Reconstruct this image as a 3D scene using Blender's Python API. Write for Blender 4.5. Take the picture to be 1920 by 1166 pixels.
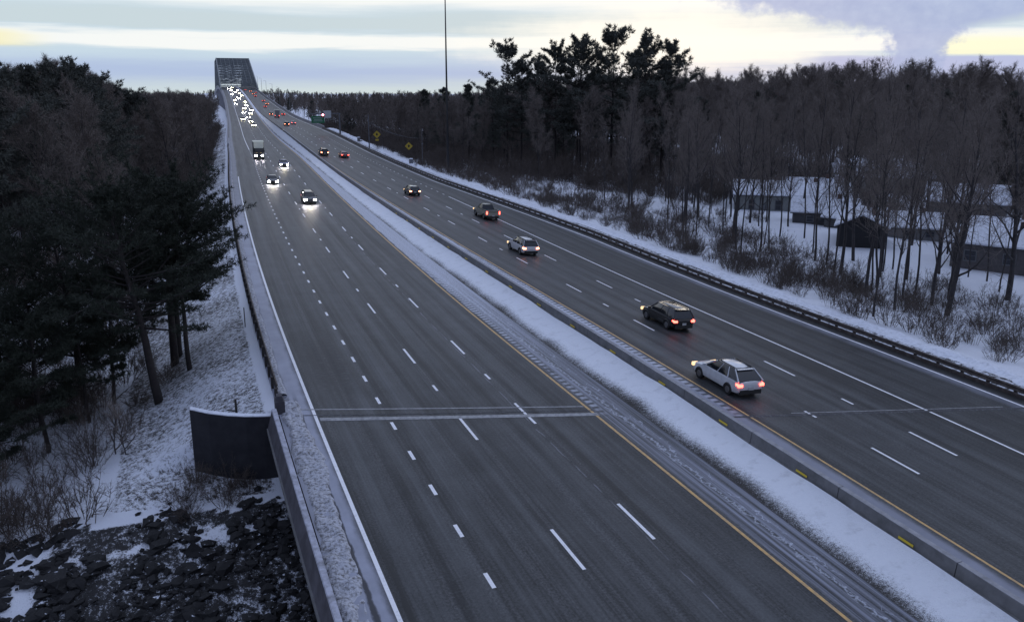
import bpy, bmesh, math, random
import numpy as np
from mathutils import Vector, Matrix
scene=bpy.context.scene
for o in list(bpy.data.objects): bpy.data.objects.remove(o)
COL=scene.collection
R=math.radians
# ---------------------------------------------------------------- camera
PIT=math.atan(367/1550.); CAMH=17.1
cam=bpy.data.cameras.new('camera'); cam.sensor_width=36; cam.lens=36*1550/1920; cam.shift_y=-43/1920
cam.clip_start=.5; cam.clip_end=20000
co=bpy.data.objects.new('camera',cam); COL.objects.link(co); co.location=(0,0,CAMH)
co.rotation_euler=(math.pi/2-PIT,0,-R(20)); scene.camera=co
# ---------------------------------------------------------------- sky: low sun behind broken cloud, blue dusk overhead
SUN_AZ=R(33); SUN_EL=R(3)
world=bpy.data.worlds.new('World'); scene.world=world; world.use_nodes=True
def sky():
    nt=world.node_tree; N=nt.nodes; N.clear()
    def nd(t,**k):
        n=N.new(t)
        for a,b in k.items(): setattr(n,a,b)
        return n
    def mth(op,a,b=None,c=None,clamp=False):
        n=nd('ShaderNodeMath',operation=op); n.use_clamp=clamp
        for i,v in enumerate((a,b,c)):
            if v is None: continue
            if isinstance(v,(int,float)): n.inputs[i].default_value=v
            else: nt.links.new(v,n.inputs[i])
        return n.outputs[0]
    def step(v,a,b):   # smooth 0->1 between a and b
        n=nd('ShaderNodeMapRange'); n.interpolation_type='SMOOTHSTEP'
        nt.links.new(v,n.inputs[0]); n.inputs[1].default_value=a; n.inputs[2].default_value=b
        return n.outputs[0]
    def mix(f,a,b):
        n=nd('ShaderNodeMix',data_type='RGBA')
        if isinstance(f,(int,float)): n.inputs[0].default_value=f
        else: nt.links.new(f,n.inputs[0])
        for i,v in ((6,a),(7,b)):
            if isinstance(v,tuple): n.inputs[i].default_value=v+(1,)
            else: nt.links.new(v,n.inputs[i])
        return n.outputs[2]
    def noise(vec,sc,det=5,rough=.55):
        n=nd('ShaderNodeTexNoise'); n.inputs['Scale'].default_value=sc; n.inputs['Detail'].default_value=det; n.inputs['Roughness'].default_value=rough
        nt.links.new(vec,n.inputs['Vector']); return n.outputs['Fac']
    def vec(x,y,z=0.):
        n=nd('ShaderNodeCombineXYZ')
        for i,v in enumerate((x,y,z)):
            if isinstance(v,(int,float)): n.inputs[i].default_value=v
            else: nt.links.new(v,n.inputs[i])
        return n.outputs[0]
    tc=nd('ShaderNodeTexCoord'); sp=nd('ShaderNodeSeparateXYZ'); nt.links.new(tc.outputs['Generated'],sp.inputs[0])
    X,Y,Z=sp.outputs
    el=mth('ARCSINE',Z); az=mth('ARCTAN2',X,Y)
    nish=nd('ShaderNodeTexSky',sky_type='NISHITA'); nish.sun_disc=False; nish.sun_elevation=SUN_EL; nish.sun_rotation=SUN_AZ
    nish.air_density=1.2; nish.dust_density=1.5; nish.ozone_density=2.
    nb=nd('ShaderNodeVectorMath',operation='SCALE'); nt.links.new(nish.outputs[0],nb.inputs[0]); nb.inputs['Scale'].default_value=.09
    # stretched cloud streaks
    v1=vec(mth('MULTIPLY',az,2.6),mth('MULTIPLY',el,34.)); n1=noise(v1,1.0,6,.55)
    v2=vec(mth('MULTIPLY',az,5.),mth('MULTIPLY',el,90.),3.); n2=noise(v2,1.0,5,.6)
    v3=vec(mth('MULTIPLY',az,22.),mth('MULTIPLY',el,26.),7.); n3=noise(v3,1.0,6,.6)
    v4=vec(mth('MULTIPLY',az,70.),mth('MULTIPLY',el,80.),11.); n4=noise(v4,1.0,5,.6)
    wob=mth('ADD',mth('MULTIPLY',mth('SUBTRACT',n1,.5),.034),mth('MULTIPLY',mth('SUBTRACT',n2,.5),.010))
    e=mth('ADD',el,wob)
    white=(1.0,1.02,1.0)
    horiz=mix(step(e,-.005,.022),(.66,.76,.78),(.47,.58,.80))
    c=mix(step(e,.022,.047),horiz,(.62,.76,.86))
    band=mth('MULTIPLY',step(e,.044,.050),mth('SUBTRACT',1.,step(e,.058,.066)))          # bright low streak
    c=mix(mth('MULTIPLY',band,.95),c,white)
    mid=mth('MULTIPLY',step(e,.062,.068),mth('SUBTRACT',1.,step(e,.080,.094)))
    c=mix(mid,c,(.62,.73,.78)); c=mix(step(e,.084,.102),c,white)
    # grey veil, left of the frame, upper sky
    # bright breach round the hidden sun
    ga=mth('SUBTRACT',az,SUN_AZ-.05); ge=mth('SUBTRACT',el,.055)
    g=mth('ADD',mth('MULTIPLY',mth('MULTIPLY',ga,ga),28.),mth('MULTIPLY',mth('MULTIPLY',ge,ge),1000.))
    glow=mth('SUBTRACT',1.,step(mth('ADD',g,mth('ADD',mth('MULTIPLY',mth('SUBTRACT',n2,.5),2.2),mth('MULTIPLY',mth('SUBTRACT',n3,.5),1.4))),.0,2.3))
    c=mix(mth('MULTIPLY',glow,.93),c,(1.08,1.07,.98))
    wl=mth('MULTIPLY',mth('MULTIPLY',step(e,.040,.047),mth('SUBTRACT',1.,step(e,.056,.062))),mth('MULTIPLY',mth('SUBTRACT',1.,step(az,-.20,-.13)),.8))
    c=mix(wl,c,(1.0,.93,.55))
    # steam plume: column rising behind the right wood and spreading left
    AZP=R(20)+math.atan((1712-960)/1593.)
    wp=mth('ADD',mth('MULTIPLY',mth('SUBTRACT',n3,.5),.085),0.)
    a2=mth('ADD',mth('SUBTRACT',az,AZP),wp)
    colw=mth('ADD',.024,mth('MULTIPLY',mth('ABSOLUTE',mth('SUBTRACT',el,.03)),.45))
    colm=mth('SUBTRACT',1.,step(mth('ADD',mth('DIVIDE',mth('ABSOLUTE',a2),colw),mth('MULTIPLY',mth('SUBTRACT',n4,.5),.7)),.70,1.22))
    colm=mth('MULTIPLY',colm,mth('SUBTRACT',1.,step(el,.11,.16)))
    # spreading sheet, underside climbs away from the column
    und=mth('ADD',.052,mth('MULTIPLY',mth('ABSOLUTE',a2),.215))
    sh=mth('MULTIPLY',step(mth('SUBTRACT',mth('ADD',el,mth('ADD',mth('MULTIPLY',mth('SUBTRACT',n3,.5),.030),mth('MULTIPLY',mth('SUBTRACT',n4,.5),.010))),und),-.005,.009),mth('SUBTRACT',1.,step(mth('ABSOLUTE',mth('ADD',a2,.05)),.20,.30)))
    sh=mth('MULTIPLY',sh,mth('SUBTRACT',1.,step(el,.13,.20)))
    pl=mth('MAXIMUM',colm,sh)
    pc=mix(mth('ADD',mth('MULTIPLY',n3,.6),mth('MULTIPLY',n4,.4)),(.22,.31,.62),(.62,.72,.92))
    # low blue bank under the plume on the right
    lowb=mth('MULTIPLY',mth('SUBTRACT',1.,step(e,.034,.040)),step(az,R(38),R(41)))
    c=mix(lowb,c,(.50,.57,.82))
    yl=mth('MULTIPLY',mth('MULTIPLY',step(e,.036,.041),mth('SUBTRACT',1.,step(e,.052,.062))),step(az,AZP+.01,AZP+.03))
    yl=mth('MULTIPLY',yl,step(mth('ADD',n1,mth('MULTIPLY',n2,.6)),.55,.85))
    c=mix(mth('MULTIPLY',yl,.9),c,(1.05,1.04,.74))
    c=mix(mth('MULTIPLY',pl,.90),c,pc)
    # overhead: smooth blue dusk cloud deck
    dim=nd('ShaderNodeVectorMath',operation='SCALE'); nt.links.new(c,dim.inputs[0]); dim.inputs['Scale'].default_value=.80; c=dim.outputs[0]
    up=mix(n1,(.45,.53,.76),(.59,.68,.92))
    c=mix(step(el,.13,.34),c,up)
    # sky opposite the sunset is duller
    fr=nd('ShaderNodeVectorMath',operation='DOT_PRODUCT'); nt.links.new(tc.outputs['Generated'],fr.inputs[0]); fr.inputs[1].default_value=(math.sin(SUN_AZ),math.cos(SUN_AZ),0)
    back=mth('SUBTRACT',1.,step(fr.outputs['Value'],-.6,.5))
    c=mix(mth('MULTIPLY',back,.8),c,(.18,.23,.40))
    c=mix(.04,c,nb.outputs[0])
    c=mix(step(el,-.02,-.004),(.08,.08,.10),c)
    bg=nd('ShaderNodeBackground'); nt.links.new(c,bg.inputs[0]); bg.inputs[1].default_value=SKYS
    out=nd('ShaderNodeOutputWorld'); nt.links.new(bg.outputs[0],out.inputs[0])
SKYS=1.06
sky()
sl=bpy.data.lights.new('sun','SUN'); sl.energy=.25; sl.angle=R(20); sl.color=(1,.86,.68)
so=bpy.data.objects.new('sun',sl); COL.objects.link(so); so.location=(0,0,80)
sd=Vector((math.sin(SUN_AZ)*math.cos(SUN_EL),math.cos(SUN_AZ)*math.cos(SUN_EL),math.sin(SUN_EL)))
so.rotation_euler=(-sd).to_track_quat('-Z','Y').to_euler()
scene.view_settings.view_transform='Standard'; scene.view_settings.look='None'
scene.view_settings.exposure=.2; scene.view_settings.gamma=1; scene.view_settings.use_curve_mapping=False
scene.render.engine='CYCLES'

# ---------------------------------------------------------------- helpers
def obj(name,mesh,mat=None,parent=None,**kw):
    o=bpy.data.objects.new(name,mesh); COL.objects.link(o)
    if mat is not None and len(mesh.materials)==0: mesh.materials.append(mat)
    if parent: o.parent=parent
    for k,v in kw.items(): o[k]=v
    return o
def thing(name,label,cat,loc=(0,0,0),rz=0,group=None):
    o=bpy.data.objects.new(name,None); o.empty_display_size=.3; COL.objects.link(o); o.location=loc; o.rotation_euler=(0,0,rz)
    o['label']=label; o['category']=cat
    if group: o['group']=group
    return o
def copy_tree(src,label=None,loc=None,rz=None,scale=None,parent=None):
    c=src.copy(); COL.objects.link(c)
    if parent: c.parent=parent
    if label: c['label']=label
    if loc is not None: c.location=loc
    if rz is not None: c.rotation_euler=(0,0,rz) if not isinstance(rz,tuple) else rz
    if scale is not None: c.scale=scale if isinstance(scale,tuple) else (scale,)*3
    for ch in src.children: copy_tree(ch,parent=c)
    return c
class MB:
    def __init__(s): s.v=[];s.f=[];s.n=0
    def add(s,v,f):
        s.v.append(np.asarray(v,float).reshape(-1,3)); k=s.n
        s.f+= [tuple(i+k for i in q) for q in f]; s.n+=len(s.v[-1])
    def box(s,c,d,rz=0,taper=1.):
        x,y,z=[a/2 for a in d]
        v=np.array([(-x,-y,-z),(x,-y,-z),(x,y,-z),(-x,y,-z),(-x*taper,-y*taper,z),(x*taper,-y*taper,z),(x*taper,y*taper,z),(-x*taper,y*taper,z)])
        if rz: ca,sa=math.cos(rz),math.sin(rz); v=np.stack([v[:,0]*ca-v[:,1]*sa,v[:,0]*sa+v[:,1]*ca,v[:,2]],1)
        s.add(v+np.array(c),[(0,3,2,1),(4,5,6,7),(0,1,5,4),(1,2,6,5),(2,3,7,6),(3,0,4,7)])
    def tube(s,pts,rad,n=6,cap=True):
        pts=np.asarray(pts,float); m=len(pts)
        if np.isscalar(rad): rad=[rad]*m
        t=np.gradient(pts,axis=0); t/=np.linalg.norm(t,axis=1)[:,None]+1e-9
        ref=np.array([0,0,1.]) if abs(t[0,2])<.9 else np.array([1.,0,0])
        V=[]
        for i in range(m):
            u=np.cross(t[i],ref); u/=np.linalg.norm(u)+1e-9; w=np.cross(t[i],u)
            a=np.arange(n)*2*math.pi/n
            V.append(pts[i]+rad[i]*(np.cos(a)[:,None]*u+np.sin(a)[:,None]*w))
        f=[(i*n+j,i*n+(j+1)%n,(i+1)*n+(j+1)%n,(i+1)*n+j) for i in range(m-1) for j in range(n)]
        if cap and n>2: f+=[tuple(range(n-1,-1,-1)),tuple((m-1)*n+j for j in range(n))]
        s.add(np.concatenate(V),f)
    def beam(s,a,b,w,h=None):
        h=h or w; a=np.array(a,float);b=np.array(b,float);t=b-a;L=np.linalg.norm(t);t/=L
        ref=np.array([0,0,1.]) if abs(t[2])<.95 else np.array([0,1.,0]); u=np.cross(t,ref);u/=np.linalg.norm(u);q=np.cross(u,t)
        V=[p+sx*u*w/2+sz*q*h/2 for p in (a,b) for sx,sz in ((-1,-1),(1,-1),(1,1),(-1,1))]
        s.add(V,[(0,3,2,1),(4,5,6,7),(0,1,5,4),(1,2,6,5),(2,3,7,6),(3,0,4,7)])
    def mesh(s,name,smooth=False):
        me=bpy.data.meshes.new(name); V=np.concatenate(s.v) if s.v else np.zeros((0,3))
        me.from_pydata(V.tolist(),[],s.f); me.update()
        if smooth: me.polygons.foreach_set('use_smooth',[True]*len(me.polygons))
        return me
def tri_mesh(name,V,F):
    me=bpy.data.meshes.new(name); V=np.asarray(V,np.float32); F=np.asarray(F,np.int32); k=F.shape[1]
    me.vertices.add(len(V)); me.vertices.foreach_set('co',V.ravel()); me.loops.add(F.size); me.loops.foreach_set('vertex_index',F.ravel())
    me.polygons.add(len(F)); me.polygons.foreach_set('loop_start',np.arange(0,F.size,k,dtype=np.int32)); me.polygons.foreach_set('loop_total',np.full(len(F),k,np.int32))
    me.update(calc_edges=True); me.validate(); return me
# ---- materials
def mat(name,col,rough=.8,metal=0.,spec=.5,emit=None,estr=0.,noise=None,bump=None,coat=0.):
    m=bpy.data.materials.new(name); m.use_nodes=True; nt=m.node_tree; b=nt.nodes['Principled BSDF']
    b.inputs['Base Color'].default_value=tuple(col)+(1,); b.inputs['Roughness'].default_value=rough; b.inputs['Metallic'].default_value=metal
    b.inputs['Specular IOR Level'].default_value=spec; b.inputs['Coat Weight'].default_value=coat
    if emit: b.inputs['Emission Color'].default_value=tuple(emit)+(1,); b.inputs['Emission Strength'].default_value=estr
    tc=None
    if noise or bump:
        tc=nt.nodes.new('ShaderNodeTexCoord')
    if noise:   # (scale, second colour, lo, hi)
        n=nt.nodes.new('ShaderNodeTexNoise'); n.inputs['Scale'].default_value=noise[0]; n.inputs['Detail'].default_value=6; n.inputs['Roughness'].default_value=.65
        nt.links.new(tc.outputs['Object'],n.inputs['Vector'])
        r=nt.nodes.new('ShaderNodeMapRange'); r.inputs[1].default_value=noise[2]; r.inputs[2].default_value=noise[3]; nt.links.new(n.outputs['Fac'],r.inputs[0])
        mx=nt.nodes.new('ShaderNodeMix'); mx.data_type='RGBA'; mx.inputs[6].default_value=tuple(col)+(1,); mx.inputs[7].default_value=tuple(noise[1])+(1,)
        nt.links.new(r.outputs[0],mx.inputs[0]); nt.links.new(mx.outputs[2],b.inputs['Base Color'])
    if bump:    # (scale, distance)
        n=nt.nodes.new('ShaderNodeTexNoise'); n.inputs['Scale'].default_value=bump[0]; n.inputs['Detail'].default_value=5
        nt.links.new(tc.outputs['Object'],n.inputs['Vector']); bp=nt.nodes.new('ShaderNodeBump'); bp.inputs['Distance'].default_value=bump[1]; bp.inputs['Strength'].default_value=.8
        nt.links.new(n.outputs['Fac'],bp.inputs['Height']); nt.links.new(bp.outputs[0],b.inputs['Normal'])
    return m
class G:   # small node-graph helper for the ground materials
    def __init__(s,name):
        s.m=bpy.data.materials.new(name); s.m.use_nodes=True; s.nt=s.m.node_tree; s.b=s.nt.nodes['Principled BSDF']
    def n(s,t,**k):
        n=s.nt.nodes.new(t)
        for a,b in k.items(): setattr(n,a,b)
        return n
    def put(s,sock,v):
        if isinstance(v,(int,float)): sock.default_value=v
        elif isinstance(v,tuple): sock.default_value=v+(1,) if len(v)==3 else v
        else: s.nt.links.new(v,sock)
    def mth(s,op,a,b=None,clamp=False):
        n=s.n('ShaderNodeMath',operation=op); n.use_clamp=clamp; s.put(n.inputs[0],a)
        if b is not None: s.put(n.inputs[1],b)
        return n.outputs[0]
    def step(s,v,a,b):
        n=s.n('ShaderNodeMapRange'); n.interpolation_type='SMOOTHSTEP'; s.put(n.inputs[0],v); n.inputs[1].default_value=a; n.inputs[2].default_value=b; return n.outputs[0]
    def band(s,v,a,b,soft): return s.mth('MULTIPLY',s.step(v,a-soft,a+soft),s.mth('SUBTRACT',1.,s.step(v,b-soft,b+soft)))
    def mix(s,f,a,b):
        n=s.n('ShaderNodeMix',data_type='RGBA'); s.put(n.inputs[0],f); s.put(n.inputs[6],a); s.put(n.inputs[7],b); return n.outputs[2]
    def noise(s,vec,sc,det=5,rough=.6):
        n=s.n('ShaderNodeTexNoise'); n.inputs['Scale'].default_value=sc; n.inputs['Detail'].default_value=det; n.inputs['Roughness'].default_value=rough; s.nt.links.new(vec,n.inputs['Vector']); return n.outputs['Fac']
    def xyz(s,x,y,z=0.):
        n=s.n('ShaderNodeCombineXYZ'); s.put(n.inputs[0],x);s.put(n.inputs[1],y);s.put(n.inputs[2],z); return n.outputs[0]
    def uv(s):
        t=s.n('ShaderNodeUVMap'); p=s.n('ShaderNodeSeparateXYZ'); s.nt.links.new(t.outputs[0],p.inputs[0]); return p.outputs[0],p.outputs[1]
    def pos(s):
        t=s.n('ShaderNodeTexCoord'); return t.outputs['Object']
    def bump(s,h,d,st=.7):
        b=s.n('ShaderNodeBump'); b.inputs['Distance'].default_value=d; b.inputs['Strength'].default_value=st; s.nt.links.new(h,b.inputs['Height']); s.nt.links.new(b.outputs[0],s.b.inputs['Normal'])
# ---------------------------------------------------------------- road alignment (fitted plan and profile)
KN=np.array([-60,0,30,60,100,150,210,280,380,520,700,860,960,1060,1250,1500.])
SBX=np.array([15.6,13.34,12.20,11.36,11.28,12.06,13.63,15.17,17.88,21.02,24.3,25.6,25.9,26.,26.,26.])
SBZ=np.array([-3.2,-1.58,-.62,.22,.89,1.45,1.76,1.65,2.01,5.39,12.2,19.3,22.4,23.2,20.,12.])
SBE=np.array([-.006,-.0057,-.0060,-.030,-.0365,-.0287,-.022,-.0284,-.0313,-.0285,-.02,-.01,-.01,-.01,-.01,-.01])
NBX=np.array([30.2,30.36,30.56,29.86,28.90,28.24,28.13,29.12,31.10,34.9,38.2,39.4,39.7,39.8,39.8,39.8])
NBZ=np.array([-1.9,-1.07,-.50,.02,.67,1.40,2.38,3.43,4.14,5.2,11.9,19.2,22.3,23.1,19.9,11.9])
NBE=np.array([-.047,-.0468,-.0444,-.0616,-.0469,-.0441,-.0558,-.0337,-.0405,-.04,-.02,-.01,-.01,-.01,-.01,-.01])
def spline(K,y):
    n=len(K);h=np.diff(K);A=np.zeros((n,n));b=np.zeros(n);A[0,0]=A[-1,-1]=1
    for i in range(1,n-1):
        A[i,i-1]=h[i-1];A[i,i]=2*(h[i-1]+h[i]);A[i,i+1]=h[i]; b[i]=6*((y[i+1]-y[i])/h[i]-(y[i]-y[i-1])/h[i-1])
    M=np.linalg.solve(A,b)
    def f(s):
        s=np.clip(np.asarray(s,float),K[0],K[-1]);i=np.clip(np.searchsorted(K,s)-1,0,n-2);H=h[i];a=(K[i+1]-s)/H;c=(s-K[i])/H
        return a*y[i]+c*y[i+1]+((a**3-a)*M[i]+(c**3-c)*M[i+1])*H*H/6
    return f
FX={'S':spline(KN,SBX),'N':spline(KN,NBX)}; FZ={'S':spline(KN,SBZ),'N':spline(KN,NBZ)}; FE={'S':spline(KN,SBE),'N':spline(KN,NBE)}
def RP(w,s,o,dz=0.):
    s=np.asarray(s,float); dx=(FX[w](s+.5)-FX[w](s-.5)); n=np.sqrt(1+dx*dx); o=o+0*s
    return np.stack([FX[w](s)+o/n,s-o*dx/n,FZ[w](s)+FE[w](s)*o+dz],-1)
def heading(w,s): return -math.atan(float(FX[w](s+.5)-FX[w](s-.5)))
def ewoff(s):   # outer edge line of the northbound side: lane drops away near the camera
    return np.interp(s,[0,90,118,150,560,740,1500],[13.85,13.95,12.6,11.0,10.95,8.4,8.4])
LBO=-8.75       # left barrier offset
ST=np.concatenate([np.arange(-40,120,1.5),np.arange(120,300,4.),np.arange(300,700,10.),np.arange(700,1500,20.)])
def ribbon(name,w,S,offs,dz,m,parent=None,zf=None,**kw):
    S=np.asarray(S,float); V=[];UV=[]
    for o in offs:
        oo=o(S) if callable(o) else o+0*S
        P=RP(w,S,oo,dz)
        if zf is not None: P[:,2]+=zf(S,oo)
        V.append(P);UV.append(np.stack([oo,S],1))
    V=np.stack(V,1);UV=np.stack(UV,1); a,b=V.shape[:2]
    i=np.arange(a-1)[:,None]*b+np.arange(b-1)[None]; F=np.stack([i,i+1,i+b+1,i+b],-1).reshape(-1,4)
    me=tri_mesh(name,V.reshape(-1,3),F); uv=me.uv_layers.new(name='UVMap'); U=UV.reshape(-1,2)[F.ravel()]
    uv.data.foreach_set('uv',U.astype(np.float32).ravel()); me.polygons.foreach_set('use_smooth',[True]*len(me.polygons))
    return obj(name,me,m,parent,**kw)
rng=np.random.default_rng(7); random.seed(5)
def vnoise(x,y,seed=0):
    # cheap smooth value noise, vectorised
    x=np.asarray(x,float);y=np.asarray(y,float); xi=np.floor(x);yi=np.floor(y);fx=x-xi;fy=y-yi
    fx=fx*fx*(3-2*fx);fy=fy*fy*(3-2*fy)
    h=lambda a,b: (np.sin(a*127.1+b*311.7+seed*74.7)*43758.5453)%1.0
    return (h(xi,yi)*(1-fx)+h(xi+1,yi)*fx)*(1-fy)+(h(xi,yi+1)*(1-fx)+h(xi+1,yi+1)*fx)*fy-.5
def gap(s):
    a=RP('S',s,7.32)[...,0]; b=RP('N',s,-3.66)[...,0]; return np.maximum(b-a,2.2)
def smed(s): return 7.32+gap(s)*.31
def nmed(s): return -3.66-gap(s)*.35
# ---------------------------------------------------------------- terrain
LD=[0,.02,1,3,6.5,12,25,60,200,1000,9000]; LZ=[.1,.2,.45,1.2,3.1,4.8,6.2,7.2,8.,8.,8.]
RD=[0,1,2.5,5,9,15,25,45,100,300,9000]; RZ=[.12,.1,.05,.4,1.0,1.8,2.6,3.4,4.2,5.,5.]
def edgeL(s): return RP('S',s,LBO-.55)
def edgeR(s): return RP('N',s,ewoff(s)+1.1)
def hill(x,y):
    r=np.hypot(x,y)
    h=4*np.clip((r-900)/1500,0,1)+3*vnoise(x/420,y/420,3)*np.clip((r-500)/600,0,1)
    a=np.arctan2(x,y)-R(20); px=960+1593*np.tan(np.clip(a,-1.2,1.2))
    h=h+7*np.exp(-((px-520)/55)**2)*np.clip((r-900)/500,0,1)
    return h
def groundz(x,y):
    x=np.asarray(x,float);y=np.asarray(y,float)
    yy=np.clip(y,-60,1400); L=edgeL(yy);Rr=edgeR(yy)
    dl=L[...,0]-x; dr=x-Rr[...,0]
    n=vnoise(x/3.1,y/3.1)*.35+vnoise(x/11,y/11,1)*.9
    zl=np.minimum(L[...,2],2.)-np.interp(dl,LD,LZ)+n*np.clip(dl/8,0,1)
    zr=np.minimum(Rr[...,2],2.6)-np.interp(dr,RD,RZ)*(1+np.clip((Rr[...,2]-1)/2.5,0,1)*.9)+n*np.clip(dr/10,0,1)*.8
    t=np.clip(-dl/np.maximum(Rr[...,0]-L[...,0],1),0,1)
    zm=np.minimum((np.minimum(L[...,2],2.)-.55)*(1-t)+(np.minimum(Rr[...,2],2.6)-.55)*t,np.minimum(FZ['S'](yy),L[...,2])-.9+.0*t)+0*x
    z=np.where(dl>-.35,zl,np.where(dr>-.35,zr,zm))
    # the underpass in front of the abutment
    lim=44.8+.30*np.clip(dl,-2,8); low=-3.35-.36*np.clip(44.6-y,0,14)+.5*vnoise(x/1.9,y/1.9,5)
    cut=(y<lim)&(dr<0)
    z=np.where(cut,np.minimum(z,low),z)
    return z+hill(x,y)
def ground():
    ys=np.concatenate([np.arange(-60,16,4.),np.arange(16,40,.8),np.arange(40,50,.35),np.arange(50,120,1.4),np.arange(120,260,4),np.arange(260,600,14),np.arange(600,1500,45),np.geomspace(1500,9000,16)])
    dl=np.concatenate([np.arange(0,14,.6),np.arange(14,40,2.),np.geomspace(40,7000,30)])[::-1]
    dr=np.concatenate([np.arange(0,14,.5),np.arange(14,80,3.),np.geomspace(80,8000,30)])
    X=[];Y=[]
    yy=np.clip(ys,-60,1400); L=edgeL(yy)[:,0];Rr=edgeR(yy)[:,0]
    cols=[L-d for d in dl]+[L+.15,L+.34,L+.36]+[L+(Rr-L)*t for t in np.linspace(.02,.98,14)]+[Rr-.36,Rr-.34,Rr-.15]+[Rr+d for d in dr]
    X=np.stack(cols,1);Y=np.repeat(ys[:,None],X.shape[1],1); Z=groundz(X,Y)
    V=np.stack([X,Y,Z],-1); a,b=X.shape; i=np.arange(a-1)[:,None]*b+np.arange(b-1)[None]
    F=np.stack([i,i+1,i+b+1,i+b],-1).reshape(-1,4)
    me=tri_mesh('ground',V.reshape(-1,3),F); me.polygons.foreach_set('use_smooth',[True]*len(me.polygons))
    dl_=L[:,None]-X; dr_=X-Rr[:,None]
    dirt=np.zeros_like(X)
    dirt=np.where((dl_>-40)&(dr_<0)&(Y<43)&(Z<-4.1),.82,dirt)
    dirt=np.where((dl_>0)&(Y<46)&(dl_<60)&(Z<-4.6),np.clip(.4+(-4.5-Z)/.9,.3,.80),dirt)
    dirt=np.where((dl_>0)&(dl_<9)&(Y>43)&(Y<400),.68,dirt)
    dirt=np.where((dr_>-1)&(dr_<.9)&(Y<420),.95,dirt);dirt=np.where((dr_>=.9)&(dr_<2.8)&(Y<420),.72,dirt)
    dirt=np.where((dr_>5)&(dr_<18)&(Y<150),.30,dirt)
    dirt=np.where((dr_>=18)|(dl_>=12),.40,dirt)
    at=me.attributes.new('dirt','FLOAT','POINT'); at.data.foreach_set('value',dirt.astype(np.float32).ravel())
    g=G('snowy_ground'); p=g.pos(); A=g.n('ShaderNodeAttribute',attribute_name='dirt').outputs['Fac']
    n1=g.noise(p,3.4,9,.78); n2=g.noise(p,.22,4,.55); n3=g.noise(p,14.,3,.7)
    v=g.mth('ADD',g.mth('ADD',g.mth('MULTIPLY',n1,.75),g.mth('MULTIPLY',n3,.3)),g.mth('MULTIPLY',n2,.25))
    f=g.step(g.mth('ADD',v,g.mth('MULTIPLY',g.mth('SUBTRACT',A,.5),.62)),.70,.84)
    snow=g.mix(n2,(.72,.75,.83),(.86,.88,.92)); dirtc=g.mix(n3,(.020,.018,.017),(.075,.065,.052))
    g.put(g.b.inputs['Base Color'],g.mix(f,snow,g.mix(g.step(A,.68,.76),dirtc,g.mix(n3,(.010,.010,.011),(.030,.028,.028))))); g.b.inputs['Roughness'].default_value=.75
    g.bump(g.mth('ADD',n1,n3),.12)
    return obj('ground',me,g.m,kind='structure')
ground()
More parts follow.
